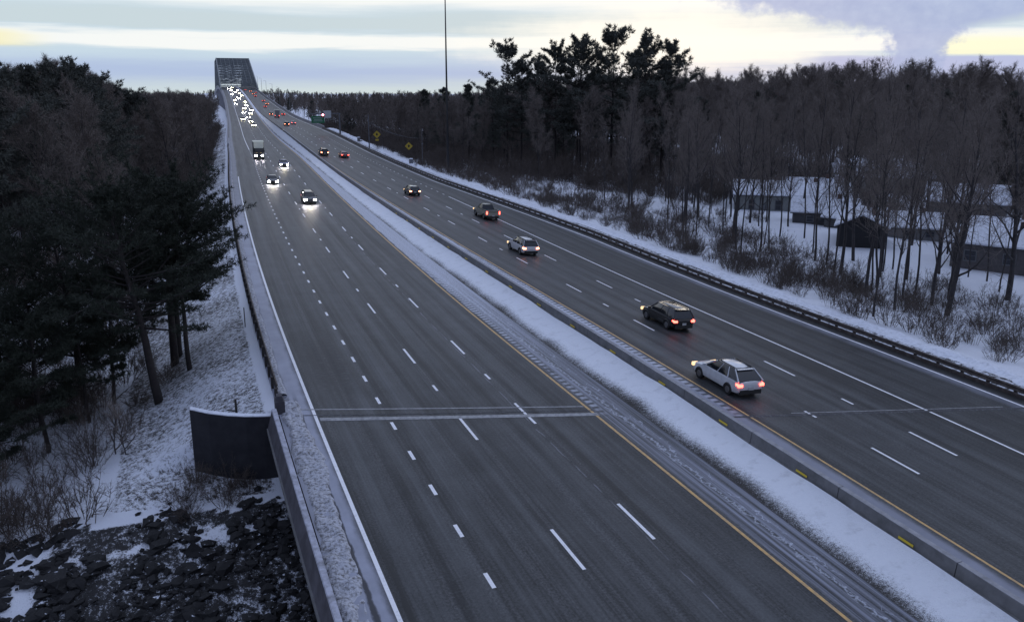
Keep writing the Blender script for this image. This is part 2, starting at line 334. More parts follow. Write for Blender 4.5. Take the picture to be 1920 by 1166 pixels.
# ---------------------------------------------------------------- carriageways
def asphalt(name,side):
    g=G(name); u,v=g.uv(); 
    pl=g.xyz(u,v); st=g.xyz(g.mth('MULTIPLY',u,1.),g.mth('MULTIPLY',v,.035)); st2=g.xyz(g.mth('MULTIPLY',u,5.),g.mth('MULTIPLY',v,.05))
    fine=g.noise(pl,9.,4,.7); med=g.noise(pl,.55,5,.6); streak=g.noise(st,1.1,5,.6); streak2=g.noise(st2,1.,4,.6)
    lanes=g.mth('SINE',g.mth('MULTIPLY',g.mth('ADD',u,.25),2*math.pi/1.83))
    base=g.mth('ADD',.040,g.mth('MULTIPLY',lanes,-.014))
    base=g.mth('ADD',base,g.mth('MULTIPLY',g.mth('SUBTRACT',streak,.5),.13)); base=g.mth('ADD',base,g.mth('MULTIPLY',g.mth('SUBTRACT',streak2,.5),.11))
    base=g.mth('ADD',base,g.mth('MULTIPLY',g.mth('SUBTRACT',med,.5),.05)); base=g.mth('ADD',base,g.mth('MULTIPLY',g.mth('SUBTRACT',fine,.5),.10))
    if side=='N': base=g.mth('SUBTRACT',base,g.mth('MULTIPLY',g.step(u,2.,8.),.022))
    base=g.mth('MAXIMUM',base,.012)
    far=g.step(v,50.,260.); 
    c=g.n('ShaderNodeCombineColor'); g.put(c.inputs[0],base);g.put(c.inputs[1],g.mth('MULTIPLY',base,1.04));g.put(c.inputs[2],g.mth('MULTIPLY',base,1.08)); col=c.outputs[0]
    # bleached salt film in long streaks between the wheel paths, worn off in the paths
    wp=g.mth('ABSOLUTE',g.mth('SINE',g.mth('MULTIPLY',g.mth('ADD',u,-.05),math.pi/1.83))); lng=g.noise(g.xyz(g.mth('MULTIPLY',u,1.7),g.mth('MULTIPLY',v,.018)),1.6,6,.7)
    fl=g.mth('MULTIPLY',g.step(g.mth('ADD',lng,g.mth('MULTIPLY',g.mth('SUBTRACT',1.,wp),.16)),.50,.78),g.mth('ADD',.25,g.mth('MULTIPLY',g.step(fine,.35,.65),.75)))
    col=g.mix(g.mth('MULTIPLY',fl,.40 if side=='S' else .28),col,(.17,.173,.18))
    spl=g.step(g.noise(g.xyz(g.mth('MULTIPLY',u,2.5),g.mth('MULTIPLY',v,.25),5.),1.3,6,.75),.60,.74); col=g.mix(g.mth('MULTIPLY',spl,.45),col,(.025,.025,.028))
    salt=(.34,.355,.43); snow=(.62,.65,.74)
    rag=g.mth('MULTIPLY',g.mth('SUBTRACT',g.noise(g.xyz(u,g.mth('MULTIPLY',v,.35)),1.4,5,.65),.5),1.)
    ur=g.mth('ADD',u,g.mth('MULTIPLY',rag,.5))
    if side=='S':
        near=g.mth('SUBTRACT',1.,g.step(v,100.,150.)); fn=g.mth('SUBTRACT',1.,near)
        m=g.mth('MULTIPLY',g.mth('SUBTRACT',1.,g.step(ur,-7.75,-7.35)),g.mth('ADD',.45,g.mth('MULTIPLY',med,.75)))
        m=g.mth('MULTIPLY',m,g.mth('ADD',.55,g.mth('MULTIPLY',near,.45)))
        col=g.mix(m,col,salt)
        sh=g.mth('MULTIPLY',g.step(ur,7.45,7.7),g.mth('MULTIPLY',g.step(streak2,.35,.75),.75)); col=g.mix(sh,col,salt)
        farsh=g.mth('MULTIPLY',g.step(ur,7.5,7.7),g.mth('MULTIPLY',g.step(v,38.,80.),g.step(fine,.25,.6))); col=g.mix(g.mth('MULTIPLY',farsh,.8),col,snow)
        # salt foam lines along the inner shoulder
        wn=g.noise(g.xyz(0.,v),.5,4,.7); w2=g.noise(g.xyz(u,v),2.2,3,.6)
        cen=g.mth('ADD',8.55,g.mth('ADD',g.mth('MULTIPLY',g.mth('SUBTRACT',wn,.5),.9),g.mth('MULTIPLY',g.mth('SUBTRACT',w2,.5),.9)))
        d=g.mth('ABSOLUTE',g.mth('SUBTRACT',u,cen)); foam=g.mth('MULTIPLY',g.mth('SUBTRACT',1.,g.step(d,.015,.11)),g.step(fine,.34,.56))
        d2=g.mth('ABSOLUTE',g.mth('SUBTRACT',g.mth('SUBTRACT',u,.45),g.mth('ADD',cen,g.mth('MULTIPLY',g.mth('SUBTRACT',wn,.5),1.3)))); foam2=g.mth('MULTIPLY',g.mth('SUBTRACT',1.,g.step(d2,.01,.05)),g.step(med,.45,.6))
        foam=g.mth('MULTIPLY',g.mth('MAXIMUM',foam,foam2),g.mth('MULTIPLY',g.mth('GREATER_THAN',u,7.9),g.mth('SUBTRACT',1.,g.step(v,70.,110.))))
        col=g.mix(g.mth('MULTIPLY',foam,.5),col,snow)
        # dark edge beside the ploughed snow: melt, with the bank's shadow painted in
        # oily patch before the joint
        ob=g.mth('MULTIPLY',g.band(u,-6.5,-4.3,.5),g.band(v,47.,57.,3.5)); ob=g.mth('MULTIPLY',ob,g.step(g.noise(g.xyz(u,g.mth('MULTIPLY',v,2.)),2.2,5,.75),.36,.52)); col=g.mix(g.mth('MULTIPLY',ob,.92),col,(.018,.018,.02))
        tr=g.mth('MULTIPLY',g.band(u,-5.3,-4.9,.15),g.band(v,20.,60.,6.)); tr=g.mth('MULTIPLY',tr,g.step(g.noise(g.xyz(u,g.mth('MULTIPLY',v,1.2)),2.4,4,.7),.45,.6)); col=g.mix(g.mth('MULTIPLY',tr,.55),col,(.02,.02,.022))
        melt_shade=g.mth('MULTIPLY',g.band(ur,-8.22,-8.02,.05),g.mth('SUBTRACT',1.,g.step(v,44.,48.))); col=g.mix(g.mth('MULTIPLY',melt_shade,.9),col,(.015,.015,.018))
        db=g.mth('MULTIPLY',g.band(ur,-8.9,-8.45,.1),g.mth('MULTIPLY',g.step(v,44.,46.),g.step(fine,.42,.55))); col=g.mix(g.mth('MULTIPLY',db,.85),col,(.02,.02,.02))
        rum=g.mth('MULTIPLY',g.band(u,7.62,8.02,.05),g.band(v,39.,82.,1.))
    else:
        m=g.mth('MULTIPLY',g.mth('SUBTRACT',1.,g.step(ur,-4.2,-3.75)),g.mth('ADD',.35,g.mth('MULTIPLY',med,.5))); col=g.mix(m,col,salt)
        farsh=g.mth('MULTIPLY',g.mth('SUBTRACT',1.,g.step(ur,-4.05,-3.8)),g.mth('MULTIPLY',g.step(v,33.,60.),g.step(fine,.30,.62))); col=g.mix(g.mth('MULTIPLY',farsh,.85),col,snow)
        rum=g.mth('MULTIPLY',g.band(u,-4.35,-3.95,.05),g.band(v,36.,84.,1.))
        fr=g.mth('MULTIPLY',g.band(ur,13.2,14.1,.45),g.mth('SUBTRACT',1.,g.step(v,80.,120.))); col=g.mix(g.mth('MULTIPLY',fr,g.mth('MULTIPLY',med,.75)),col,salt)
        dk=g.step(u,14.1,14.6); col=g.mix(g.mth('MULTIPLY',dk,g.mth('SUBTRACT',1.,g.step(v,90.,120.))),col,(.03,.03,.03))
    # bars of the rumble strip
    bar=g.mth('GREATER_THAN',g.mth('SINE',g.mth('MULTIPLY',v,2*math.pi/.62)),.15)
    col=g.mix(g.mth('MULTIPLY',g.mth('MULTIPLY',rum,bar),.8),col,(.05,.05,.055)); col=g.mix(g.mth('MULTIPLY',g.mth('MULTIPLY',g.mth('MULTIPLY',rum,g.step(med,.3,.6)),g.mth('SUBTRACT',1.,bar)),.42),col,snow)
    # sealed seams and cracks
    wob=g.mth('MULTIPLY',g.mth('SUBTRACT',g.noise(g.xyz(0.,v,2.),.35,4,.6),.5),.35)
    for cu,cc in (((3.45,(.22,.22,.25)),(-.2,(.03,.03,.035)),(-3.4,(.04,.04,.045))) if side=='S' else ((.2,(.035,.035,.04)),(3.9,(.04,.04,.04)),(7.0,(.04,.04,.045)))):
        d=g.mth('ABSOLUTE',g.mth('SUBTRACT',g.mth('SUBTRACT',u,wob),cu)); col=g.mix(g.mth('MULTIPLY',g.mth('SUBTRACT',1.,g.step(d,.02,.05)),g.mth('MULTIPLY',g.step(med,.40,.6),.6)),col,cc)
    g.put(g.b.inputs['Base Color'],col)
    g.put(g.b.inputs['Roughness'],g.mth('ADD',.40,g.mth('MULTIPLY',streak2,.30)))
    g.b.inputs['Specular IOR Level'].default_value=.30
    g.bump(fine,.01,.5)
    return g.m
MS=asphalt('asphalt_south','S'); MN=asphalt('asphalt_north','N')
SRF=lambda s: smed(s)+.02
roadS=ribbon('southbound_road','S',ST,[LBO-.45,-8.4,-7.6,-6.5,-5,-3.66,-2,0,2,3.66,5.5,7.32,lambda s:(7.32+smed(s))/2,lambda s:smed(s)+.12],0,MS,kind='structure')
roadN=ribbon('northbound_road','N',ST,[lambda s:nmed(s)-.05,lambda s:(nmed(s)-3.66)/2,-3.66,-2,0,2,3.66,5.5,7.32,9,lambda s:ewoff(s)-.3,lambda s:ewoff(s)+1.35],0,MN,kind='structure')
# median: loft between the two carriageways
def median():
    S=ST[ST<1100]; a=RP('S',S,smed(S)); b=RP('N',S,nmed(S)+.06); U=np.array([0,.06,.12,.18,.26,.36,.48,.6,.72,.84,.93,1.]); H=np.array([-.03,-.05,-.03,.0,.03,.05,.06,.07,.09,.12,.16,.20])
    P=a[:,None]*(1-U[None,:,None])+b[:,None]*U[None,:,None]; P[:,:,2]+=H[None]+(vnoise(P[:,:,0]*2.2,P[:,:,1]*1.1,9)*.10+vnoise(P[:,:,0]*.8,P[:,:,1]*.3,19)*.12)*(U[None]>.1)
    n,m=P.shape[:2]; i=np.arange(n-1)[:,None]*m+np.arange(m-1)[None]; F=np.stack([i,i+1,i+m+1,i+m],-1).reshape(-1,4)
    me=tri_mesh('median',P.reshape(-1,3),F); UV=np.stack([np.repeat(U[None],n,0),np.repeat(S[:,None],m,1)],-1).reshape(-1,2)
    uv=me.uv_layers.new(name='UVMap'); uv.data.foreach_set('uv',UV[F.ravel()].astype(np.float32).ravel()); me.polygons.foreach_set('use_smooth',[True]*len(me.polygons))
    g=G('median_snow'); u,v=g.uv(); pl=g.xyz(g.mth('MULTIPLY',u,2.7),v)
    n1=g.noise(pl,5.5,6,.75); n2=g.noise(g.xyz(g.mth('MULTIPLY',u,1.),v),.5,3,.5); n3=g.noise(pl,17.,3,.7)
    e=g.mth('ADD',u,g.mth('ADD',g.mth('MULTIPLY',g.mth('SUBTRACT',n1,.5),.55),g.mth('ADD',g.mth('MULTIPLY',g.mth('SUBTRACT',n3,.5),.30),g.mth('MULTIPLY',g.mth('SUBTRACT',n2,.5),.16))))
    th=g.mth('ADD',g.mth('ADD',.22,g.mth('MULTIPLY',g.mth('SUBTRACT',g.noise(g.xyz(0.,v,4.),.16,3,.5),.5),.35)),g.mth('MULTIPLY',g.step(v,35.,90.),-.12))
    n4=g.noise(pl,34.,3,.8); f=g.step(g.mth('ADD',g.mth('SUBTRACT',e,th),g.mth('MULTIPLY',g.mth('SUBTRACT',n4,.5),.75)),-.10,.16)
    col=g.mix(f,g.mix(n3,(.018,.016,.016),(.05,.044,.040)),g.mix(g.step(g.noise(pl,1.1,5,.7),.5,.72),g.mix(n1,(.76,.79,.86),(.88,.90,.94)),g.mix(n1,(.55,.57,.62),(.80,.82,.86))))
    col=g.mix(g.mth('SUBTRACT',1.,g.step(u,.0,.10)),col,g.mix(n1,(.05,.05,.055),(.12,.12,.13)))
    g.put(g.b.inputs['Base Color'],col); g.b.inputs['Roughness'].default_value=.7; g.bump(g.mth('ADD',g.mth('ADD',n1,n3),g.mth('MULTIPLY',n2,3.)),.10)
    return obj('median_strip',me,g.m,kind='structure')
median()
# ---- painted markings: sheets 5 mm proud
mW=mat('road_paint_white',(.82,.82,.84),.6,noise=(6.,(.50,.50,.52),.5,.8)); mY=mat('road_paint_yellow',(.62,.38,.13),.6,noise=(5.,(.34,.24,.14),.4,.7))
mJ=mat('joint_concrete',(.36,.36,.36),.8,noise=(4.,(.17,.17,.18),.4,.7)); mJD=mat('joint_dark',(.05,.05,.055),.8,noise=(5.,(.16,.16,.17),.5,.7))
LW=.075
def line(name,w,o,s0,s1,m,par,hw=LW):
    S=ST[(ST>s0)&(ST<s1)]; S=np.concatenate([[s0],S,[s1]])
    f=o if callable(o) else (lambda s,o=o:o+0*s)
    return ribbon(name,w,S,[lambda s:f(s)-hw,lambda s:f(s)+hw],.006,m,par)
dash_mesh={}
def dash(name,w,o,sc,L,m,par,hw=LW):
    S=np.array([sc-L/2,sc,sc+L/2]); return ribbon(name,w,S,[o-hw,o+hw],.006,m,par)
line('edge_line','S',-7.38,-30,163,mW,roadS,.085)
line('edge_line','S',-3.66,238,1000,mW,roadS,.1)
line('edge_line','S',7.32,-30,1000,mY,roadS)
line('edge_line','N',-3.66,-30,1000,mY,roadN,.065)
line('lane_line','N',7.32,-30,128,mW,roadN,.08)
line('edge_line','N',lambda s:ewoff(s)-.02,-30,1000,mW,roadN,.09)
def dashes(w,o,s0,step,n0,n1,L,par,nm,hw=LW,lim=330):
    rest=[]
    for k in range(n0,n1):
        sc=s0+k*step
        if sc<lim: dash(nm,w,o,sc,L,mW,par,hw)
        else: rest.append(sc)
    if rest:
        mb=MB()
        for sc in rest:
            P=RP(w,np.array([sc-L/2,sc+L/2]),o-hw,.012);Q=RP(w,np.array([sc-L/2,sc+L/2]),o+hw,.012); mb.add([P[0],Q[0],Q[1],P[1]],[(0,1,2,3)])
        obj(nm+'_row',mb.mesh(nm),mW,par,kind='stuff')
dashes('S',0,27.31,12.2,-3,45,3.05,roadS,'lane_dash'); dashes('S',3.66,28.20,12.2,-3,45,3.05,roadS,'lane_dash')
dashes('N',0,28.93,12.2,-3,45,3.05,roadN,'lane_dash'); dashes('N',3.66,30.06,12.2,-3,45,3.05,roadN,'lane_dash')
dashes('S',-3.66,30.08-3.66*3,3.66,0,60,1.0,roadS,'short_dash',.085,lim=245)
dashes('N',7.32,131,3.66,0,40,1.0,roadN,'short_dash',.07,lim=300)
for w,o,s0,ks in (('S',0,27.31,(1.5,3.5,5.5,7.5)),('S',3.66,28.2,(1.5,3.5,5.5,7.5)),('N',0,28.93,(.5,2.5,4.5,6.5,8.5)),('N',3.66,30.06,(.5,2.5,4.5,6.5,8.5))):
    for k in ks: dash('reflector_mark',w,o,s0+12.2*k,.95,mW,(roadS if w=='S' else roadN))
def joint(w,s0,slope,o0,o1,width,m,par,dz):
    O=np.linspace(o0,o1,18); sc=s0+slope*(O); A=np.array([RP(w,a-width/2,o,dz) for a,o in zip(sc,O)]);B=np.array([RP(w,a+width/2,o,dz) for a,o in zip(sc,O)])
    V=np.concatenate([A,B]);n=len(O); obj('expansion_joint',tri_mesh('expansion_joint',V,[(i,i+1,n+i+1,n+i) for i in range(n-1)]),m,par)
joint('S',41.05,-.285,-7.2,7.5,.42,mJ,roadS,.009); joint('S',42.35,-.30,-9.,7.2,.14,mJ,roadS,.009); joint('S',41.62,-.285,-9.1,7.4,.10,mJD,roadS,.010)
joint('N',34.95,-.17,-5.6,14.2,.22,mJD,roadN,.009); joint('N',35.25,-.17,-1,12.5,.08,mJ,roadN,.010)
# ---------------------------------------------------------------- barriers
mC=mat('barrier_concrete',(.17,.17,.175),.85,noise=(1.3,(.10,.10,.10),.35,.7),bump=(12,.01)); mCT=mat('salted_concrete',(.33,.33,.35),.85,noise=(2.5,(.20,.20,.21),.35,.7))
mYel=mat('yellow_delineator',(.62,.46,.03),.5); mSnow=mat('ploughed_snow',(.70,.73,.80),.7,noise=(3.,(.42,.44,.48),.45,.8),bump=(6,.06))
mSteel=mat('weathered_steel',(.055,.045,.042),.7,noise=(2.,(.14,.12,.11),.45,.75),metal=.3); mPost=mat('guardrail_post',(.035,.03,.028),.8)
mDirtSnow=mat('dirty_snow_crust',(.46,.47,.52),.8,noise=(6.5,(.10,.095,.09),.44,.66),bump=(9,.10))
mDirtSnowN=mat('speckled_snow_crust',(.62,.64,.70),.8,noise=(2.8,(.03,.027,.025),.47,.60),bump=(6,.12))
def sweep(name,w,S,prof,off,m,parent=None,**kw):
    """sweep a closed profile [(do,dz)] along a carriageway; off number or callable"""
    S=np.asarray(S,float);o=off(S) if callable(off) else off+0*S; n=len(prof); V=[]
    for do,dz in prof:
        P=RP(w,S,o+do); b=RP(w,S,o); P[:,2]=b[:,2]+dz; V.append(P)
    V=np.stack(V,1).reshape(-1,3); F=[(i*n+j,i*n+(j+1)%n,(i+1)*n+(j+1)%n,(i+1)*n+j) for i in range(len(S)-1) for j in range(n)]
    F+= [tuple(range(n-1,-1,-1)),tuple((len(S)-1)*n+j for j in range(n))]
    me=bpy.data.meshes.new(name); me.from_pydata(V.tolist(),[],F); return obj(name,me,m,parent,**kw)
BP=[(-.30,-.1),(-.30,.12),(-.20,.20),(-.13,.72),(.13,.72),(.20,.20),(.30,.12),(.30,-.1)]
barO=lambda s: nmed(s)+.36
bar=thing('concrete_barrier','long grey concrete median barrier with joints and yellow markers beside the snow strip','barrier',tuple(RP('N',40.,-6.)))
def lk(o,p):   # parent keeping world placement (parent is an unrotated empty)
    o.parent=p; o.location=o.location-p.location; return o
j0=38.4-6.15*9; k=0
while j0+6.15*k<300:
    a=j0+6.15*k; S=np.array([a+.02,a+2.05,a+4.1,a+6.13]); 
    lk(sweep('barrier_segment','N',S,BP,barO,mC),bar)
    lk(sweep('barrier_cap','N',S,[(-.125,.722),(.125,.722),(.125,.75),(-.125,.75)],barO,mCT),bar)
    if a<110: lk(sweep('yellow_marker','N',np.array([a+1.9,a+2.65]),[(-.255,.30),(-.238,.39),(-.222,.39),(-.240,.30)],barO,mYel),bar)
    k+=1
S=ST[(ST>j0+6.15*k)&(ST<1080)]; lk(sweep('barrier_run','N',S,BP,barO,mC),bar)
# right guardrail
def guardrail(label,w,offf,s0,s1,side,h=.66,posts=300,two=True):
    t=thing('guardrail',label,'guardrail',tuple(RP(w,max(s0,30.),float(np.atleast_1d(offf(np.array([40.])))[0]))))
    S=ST[(ST>=s0)&(ST<=s1)]
    q=-side
    wb=[(0,-.03),(.07*q,.04),(.0,.11),(.0,.17),(.07*q,.25),(0,.32),(-.02*q,.32),(.05*q,.25),(-.02*q,.17),(-.02*q,.11),(.05*q,.04),(-.02*q,-.03)]
    lk(sweep('rail','%s'%w,S,[(a,b+h-.30) for a,b in wb],offf,mSteel),t)
    if two: lk(sweep('rub_rail',w,S,[(0,h-.70),(.05*q,h-.66),(.05*q,h-.46),(0,h-.42)],offf,mSteel),t)
    mb=MB(); mb.box((0,0,(h-.02)/2-.2),(.16,.16,h+.35)); pm=mb.mesh('post'); n=0
    s=s0
    while s<s1 and n<posts:
        P=RP(w,s,float(np.atleast_1d(offf(np.array([s])))[0])+.12*side); o=obj('post',pm,mPost); o.location=P; lk(o,t); s+=1.9; n+=1
    return t
guardrail('rusty steel guardrail on posts along the snowbank right of the northbound lanes','N',lambda s:ewoff(s)+1.15,4,330,1)
guardrail('snow crusted steel guardrail left of the southbound shoulder up to the bridge joint','S',lambda s:LBO-.25+0*s,46.5,250,-1,.75)
# snow on and beside the guardrails: lumps
def lump_row(name,w,offf,S,width,hgt,m,seed,par=None,**kw):
    S=np.asarray(S); n=13; V=[]
    for i,t in enumerate(np.linspace(-1,1,n)):
        o=offf(S)+t*width/2*(1+.5*vnoise(S/1.7,S*0,seed)+.25*vnoise(S/.4,S*0+t,seed+5)); P=RP(w,S,o); P[:,2]+=hgt*(1-t**4)*(.6+1.1*vnoise(S/.55,o/.45+S*0,seed+1)+.6*vnoise(S/.22,o/.2+S*0,seed+3)+.6*vnoise(S/2.5,o/1.2+S*0,seed+2))-.03*(abs(t)==1)
        V.append(P)
    V=np.stack(V,1).reshape(-1,3); i=np.arange(len(S)-1)[:,None]*n+np.arange(n-1)[None]; F=np.stack([i,i+1,i+n+1,i+n],-1).reshape(-1,4)
    me=tri_mesh(name,V,F); me.polygons.foreach_set('use_smooth',[True]*len(me.polygons)); return obj(name,me,m,par,**kw)
lump_row('snow_windrow','N',lambda s:ewoff(s)+2.5,np.arange(4,330,.3),2.2,.20,mDirtSnowN,11,kind='stuff')
lump_row('snow_windrow','N',lambda s:ewoff(s)+4.5,np.arange(4,330,.6),2.4,.26,mSnow,12,kind='stuff')
lump_row('snow_windrow','S',lambda s:LBO+.02+0*s,np.arange(47,300,.35),.55,.16,mDirtSnow,13,kind='stuff')
lump_row('snow_bank','S',lambda s:LBO+.12+.18*np.sin(s/5.)+0*s,np.arange(-20,46,.12),1.2,.20,mDirtSnow,14,kind='stuff')
# bridge parapet and deck over the underpass
def deck():
    t=thing('bridge_parapet','dark concrete bridge edge wall with ploughed snow against it, bottom left','bridge wall',tuple(RP('S',40.,LBO-.7)))
    S=np.arange(-40,45.5,1.5)
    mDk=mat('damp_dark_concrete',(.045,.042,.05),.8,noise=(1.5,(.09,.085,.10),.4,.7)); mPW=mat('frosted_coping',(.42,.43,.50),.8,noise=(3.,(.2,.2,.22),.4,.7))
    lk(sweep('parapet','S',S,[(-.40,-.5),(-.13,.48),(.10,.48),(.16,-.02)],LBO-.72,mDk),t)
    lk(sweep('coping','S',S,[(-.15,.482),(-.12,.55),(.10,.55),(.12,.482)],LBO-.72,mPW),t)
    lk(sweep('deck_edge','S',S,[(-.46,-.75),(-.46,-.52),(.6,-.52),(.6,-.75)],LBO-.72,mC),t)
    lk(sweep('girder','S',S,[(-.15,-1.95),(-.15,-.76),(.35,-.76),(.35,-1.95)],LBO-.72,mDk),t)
    # deck slab beneath both carriageways
    S2=np.arange(-40,44,2.); A=RP('S',S2,LBO-.6);B=RP('N',S2,ewoff(S2)+1.2)
    mb=MB(); n=len(S2); V=np.concatenate([A+[0,0,-.25],B+[0,0,-.25],A+[0,0,-.6],B+[0,0,-.6]])
    F=[]
    for i in range(n-1): F+=[(i,i+1,n+i+1,n+i),(2*n+i,3*n+i,3*n+i+1,2*n+i+1),(i,2*n+i,2*n+i+1,i+1),(n+i,n+i+1,3*n+i+1,3*n+i)]
    mb.add(V,F); obj('bridge_deck',mb.mesh('bridge_deck'),mDk,kind='structure')
    # abutment face
    A=RP('S',44.3,LBO-.6);B=RP('N',40.,15.)
    mb=MB(); mb.beam((A[0],A[1]+.25,-5.0),(B[0]-1.5,B[1],-6.1),.5,8.2); obj('abutment_wall',mb.mesh('abutment_wall'),mDk,kind='structure')
    # curved wing wall
    w=thing('wing_wall','dark curved concrete retaining wall below the bridge corner, its top dusted with snow','retaining wall',(0,45,-3.4))
    pts=[(2.55,44.1),(1.7,44.12),(.8,44.25),(-.1,44.55),(-1.1,45.05),(-2.05,45.8)]; top=[-.10,-.04,.02,.08,.16,.24]
    V=[];n=len(pts)
    for (x,y),z in zip(pts,top): V+=[(x,y,-6.5),(x,y,z),(x+.05,y+.38,z),(x+.05,y+.38,-6.5)]
    F=[(4*i+j,4*i+(j+1)%4,4*i+4+(j+1)%4,4*i+4+j) for i in range(n-1) for j in range(4)]+[(0,1,2,3),(4*n-4,4*n-1,4*n-2,4*n-3)]
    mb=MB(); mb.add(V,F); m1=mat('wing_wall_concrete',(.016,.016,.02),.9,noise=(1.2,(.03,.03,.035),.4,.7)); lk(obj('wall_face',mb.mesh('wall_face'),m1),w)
    mb=MB(); V=[]
    for (x,y),z in zip(pts,top): V+=[(x,y+.03,z+.003),(x,y+.03,z+.05),(x+.05,y+.40,z+.07),(x+.05,y+.40,z+.003)]
    mb.add(V,F); lk(obj('snow_cap',mb.mesh('snow_cap'),mSnow),w)
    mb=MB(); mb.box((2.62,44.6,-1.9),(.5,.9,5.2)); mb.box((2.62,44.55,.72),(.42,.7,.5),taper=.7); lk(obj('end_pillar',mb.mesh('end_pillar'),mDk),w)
    p=thing('marker_post','short dark post sticking up behind the wing wall','post',(.35,45.4,-.1)); mb=MB(); mb.box((0,0,.35),(.12,.12,.9)); mb.tube([(0,0,.1),(-.5,.1,.2)],.03,5); obj('post',mb.mesh('post'),mPost,p)
deck()
# far parapets on the viaduct and piers
mPar=mat('viaduct_concrete',(.26,.26,.28),.85)
def viaduct():
    t=thing('viaduct','long grey concrete approach viaduct climbing to the truss bridge with low parapets','viaduct',tuple(RP('S',500.,0.)))
    S=ST[(ST>=330)&(ST<=1400)]
    PR=[(-.2,-.4),(-.2,.95),(.2,.95),(.25,-.4)]
    lk(sweep('parapet','N',S,PR,lambda s:ewoff(s)+1.9,mPar),t)
    S3=ST[(ST>=250)&(ST<=1400)]; lk(sweep('parapet','S',S3,PR,LBO-.25,mPar),t)
    S4=ST[(ST>=520)&(ST<=1400)]
    A=RP('S',S4,LBO-.5);B=RP('N',S4,ewoff(S4)+2.2);n=len(S4); V=np.concatenate([A+[0,0,-.3],B+[0,0,-.3],A+[0,0,-2.8],B+[0,0,-2.8]]);F=[]
    for i in range(n-1): F+=[(i,i+1,n+i+1,n+i),(2*n+i,3*n+i,3*n+i+1,2*n+i+1),(i,2*n+i,2*n+i+1,i+1),(n+i,n+i+1,3*n+i+1,3*n+i)]
    mb=MB(); mb.add(V,F); lk(obj('deck',mb.mesh('deck'),mPar),t)
    for s in range(560,1260,45):
        a=RP('S',float(s),LBO+2);b=RP('N',float(s),11.); mb=MB()
        for q in (a,b): mb.box((q[0],q[1],(q[2]-3-8)/2),(2.4,2.4,q[2]+5))
        mb.box(((a[0]+b[0])/2,s,a[2]-3.6),(abs(b[0]-a[0])+5,2.2,1.6)); lk(obj('pier',mb.mesh('pier'),mPar),t)
viaduct()
# ---------------------------------------------------------------- steel arch truss bridge
def truss():
    t=thing('truss_bridge','grey steel through arch truss bridge at the top of the road with dense overhead bracing','bridge',tuple(RP('S',860.,8.)))
    mT=mat('grey_green_steel',(.17,.185,.19),.6,metal=.2)
    s0,s1=845.,1255.; n=34; xs=np.linspace(s0,s1,n+1)
    def dz(s): return float(FZ['S'](s))
    def xl(s): return float(RP('S',s,LBO-.6)[0])
    def xr(s): return float(RP('N',s,10.6)[0])
    def top(s):
        return float(np.interp(s,[s0,s0+145,s1-145,s1],[20.,53.,53.,20.]))
    T=[max(dz(s)+1.2,top(s)) for s in xs]
    for X in (xl,xr):
        mb=MB()
        for i in range(n): mb.beam((X(xs[i]),xs[i],T[i]),(X(xs[i+1]),xs[i+1],T[i+1]),.9,1.0)
        lk(obj('top_chord',mb.mesh('top_chord'),mT),t)
        mb=MB()
        for i in range(n): mb.beam((X(xs[i]),xs[i],dz(xs[i])+.4),(X(xs[i+1]),xs[i+1],dz(xs[i+1])+.4),.7,1.2)
        lk(obj('bottom_chord',mb.mesh('bottom_chord'),mT),t)
        for i in range(n+1):
            if T[i]-dz(xs[i])>2:
                mb=MB(); mb.beam((X(xs[i]),xs[i],dz(xs[i])),(X(xs[i]),xs[i],T[i]),.55); lk(obj('vertical',mb.mesh('vertical'),mT),t)
        for i in range(n):
            a,b=(T[i],dz(xs[i+1])) if i<n//2 else (dz(xs[i]),T[i+1])
            mb=MB(); mb.beam((X(xs[i]),xs[i],a),(X(xs[i+1]),xs[i+1],b),.4); lk(obj('diagonal',mb.mesh('diagonal'),mT),t)
    for i in range(n+1):
        if T[i]-dz(xs[i])<5: continue
        a=(xl(xs[i]),xs[i],T[i]);b=(xr(xs[i]),xs[i],T[i]); mb=MB(); mb.beam(a,b,.6,.7)
        mb.beam((a[0],a[1],T[i]-2.6),(b[0],b[1],T[i]-2.6),.45,.5)
        W=b[0]-a[0]; m=12
        for k in range(m):
            x0=a[0]+W*k/m;x1=a[0]+W*(k+1)/m; z0,z1=(T[i],T[i]-2.6) if k%2 else (T[i]-2.6,T[i]); mb.beam((x0,a[1],z0),(x1,a[1],z1),.28)
        lk(obj('sway_frame',mb.mesh('sway_frame'),mT),t)
    for i in range(n):
        if T[i]-dz(xs[i])<5 or T[i+1]-dz(xs[i+1])<5: continue
        mb=MB(); c0=(xl(xs[i])+xr(xs[i]))/2
        for u,v in ((xl,xr),(xr,xl)): mb.beam((u(xs[i]),xs[i],T[i]),(v(xs[i+1]),xs[i+1],T[i+1]),.42)
        ym=(xs[i]+xs[i+1])/2; zm=(T[i]+T[i+1])/2; mb.beam((xl(ym),ym,zm),(xr(ym),ym,zm),.4)
        for e in (.12,.25,.38,.5,.62,.75,.88): mb.beam((xl(ym)+(xr(ym)-xl(ym))*e,xs[i],T[i]),(xl(ym)+(xr(ym)-xl(ym))*e,xs[i+1],T[i+1]),.3)
        lk(obj('lateral_brace',mb.mesh('lateral_brace'),mT),t)
truss()
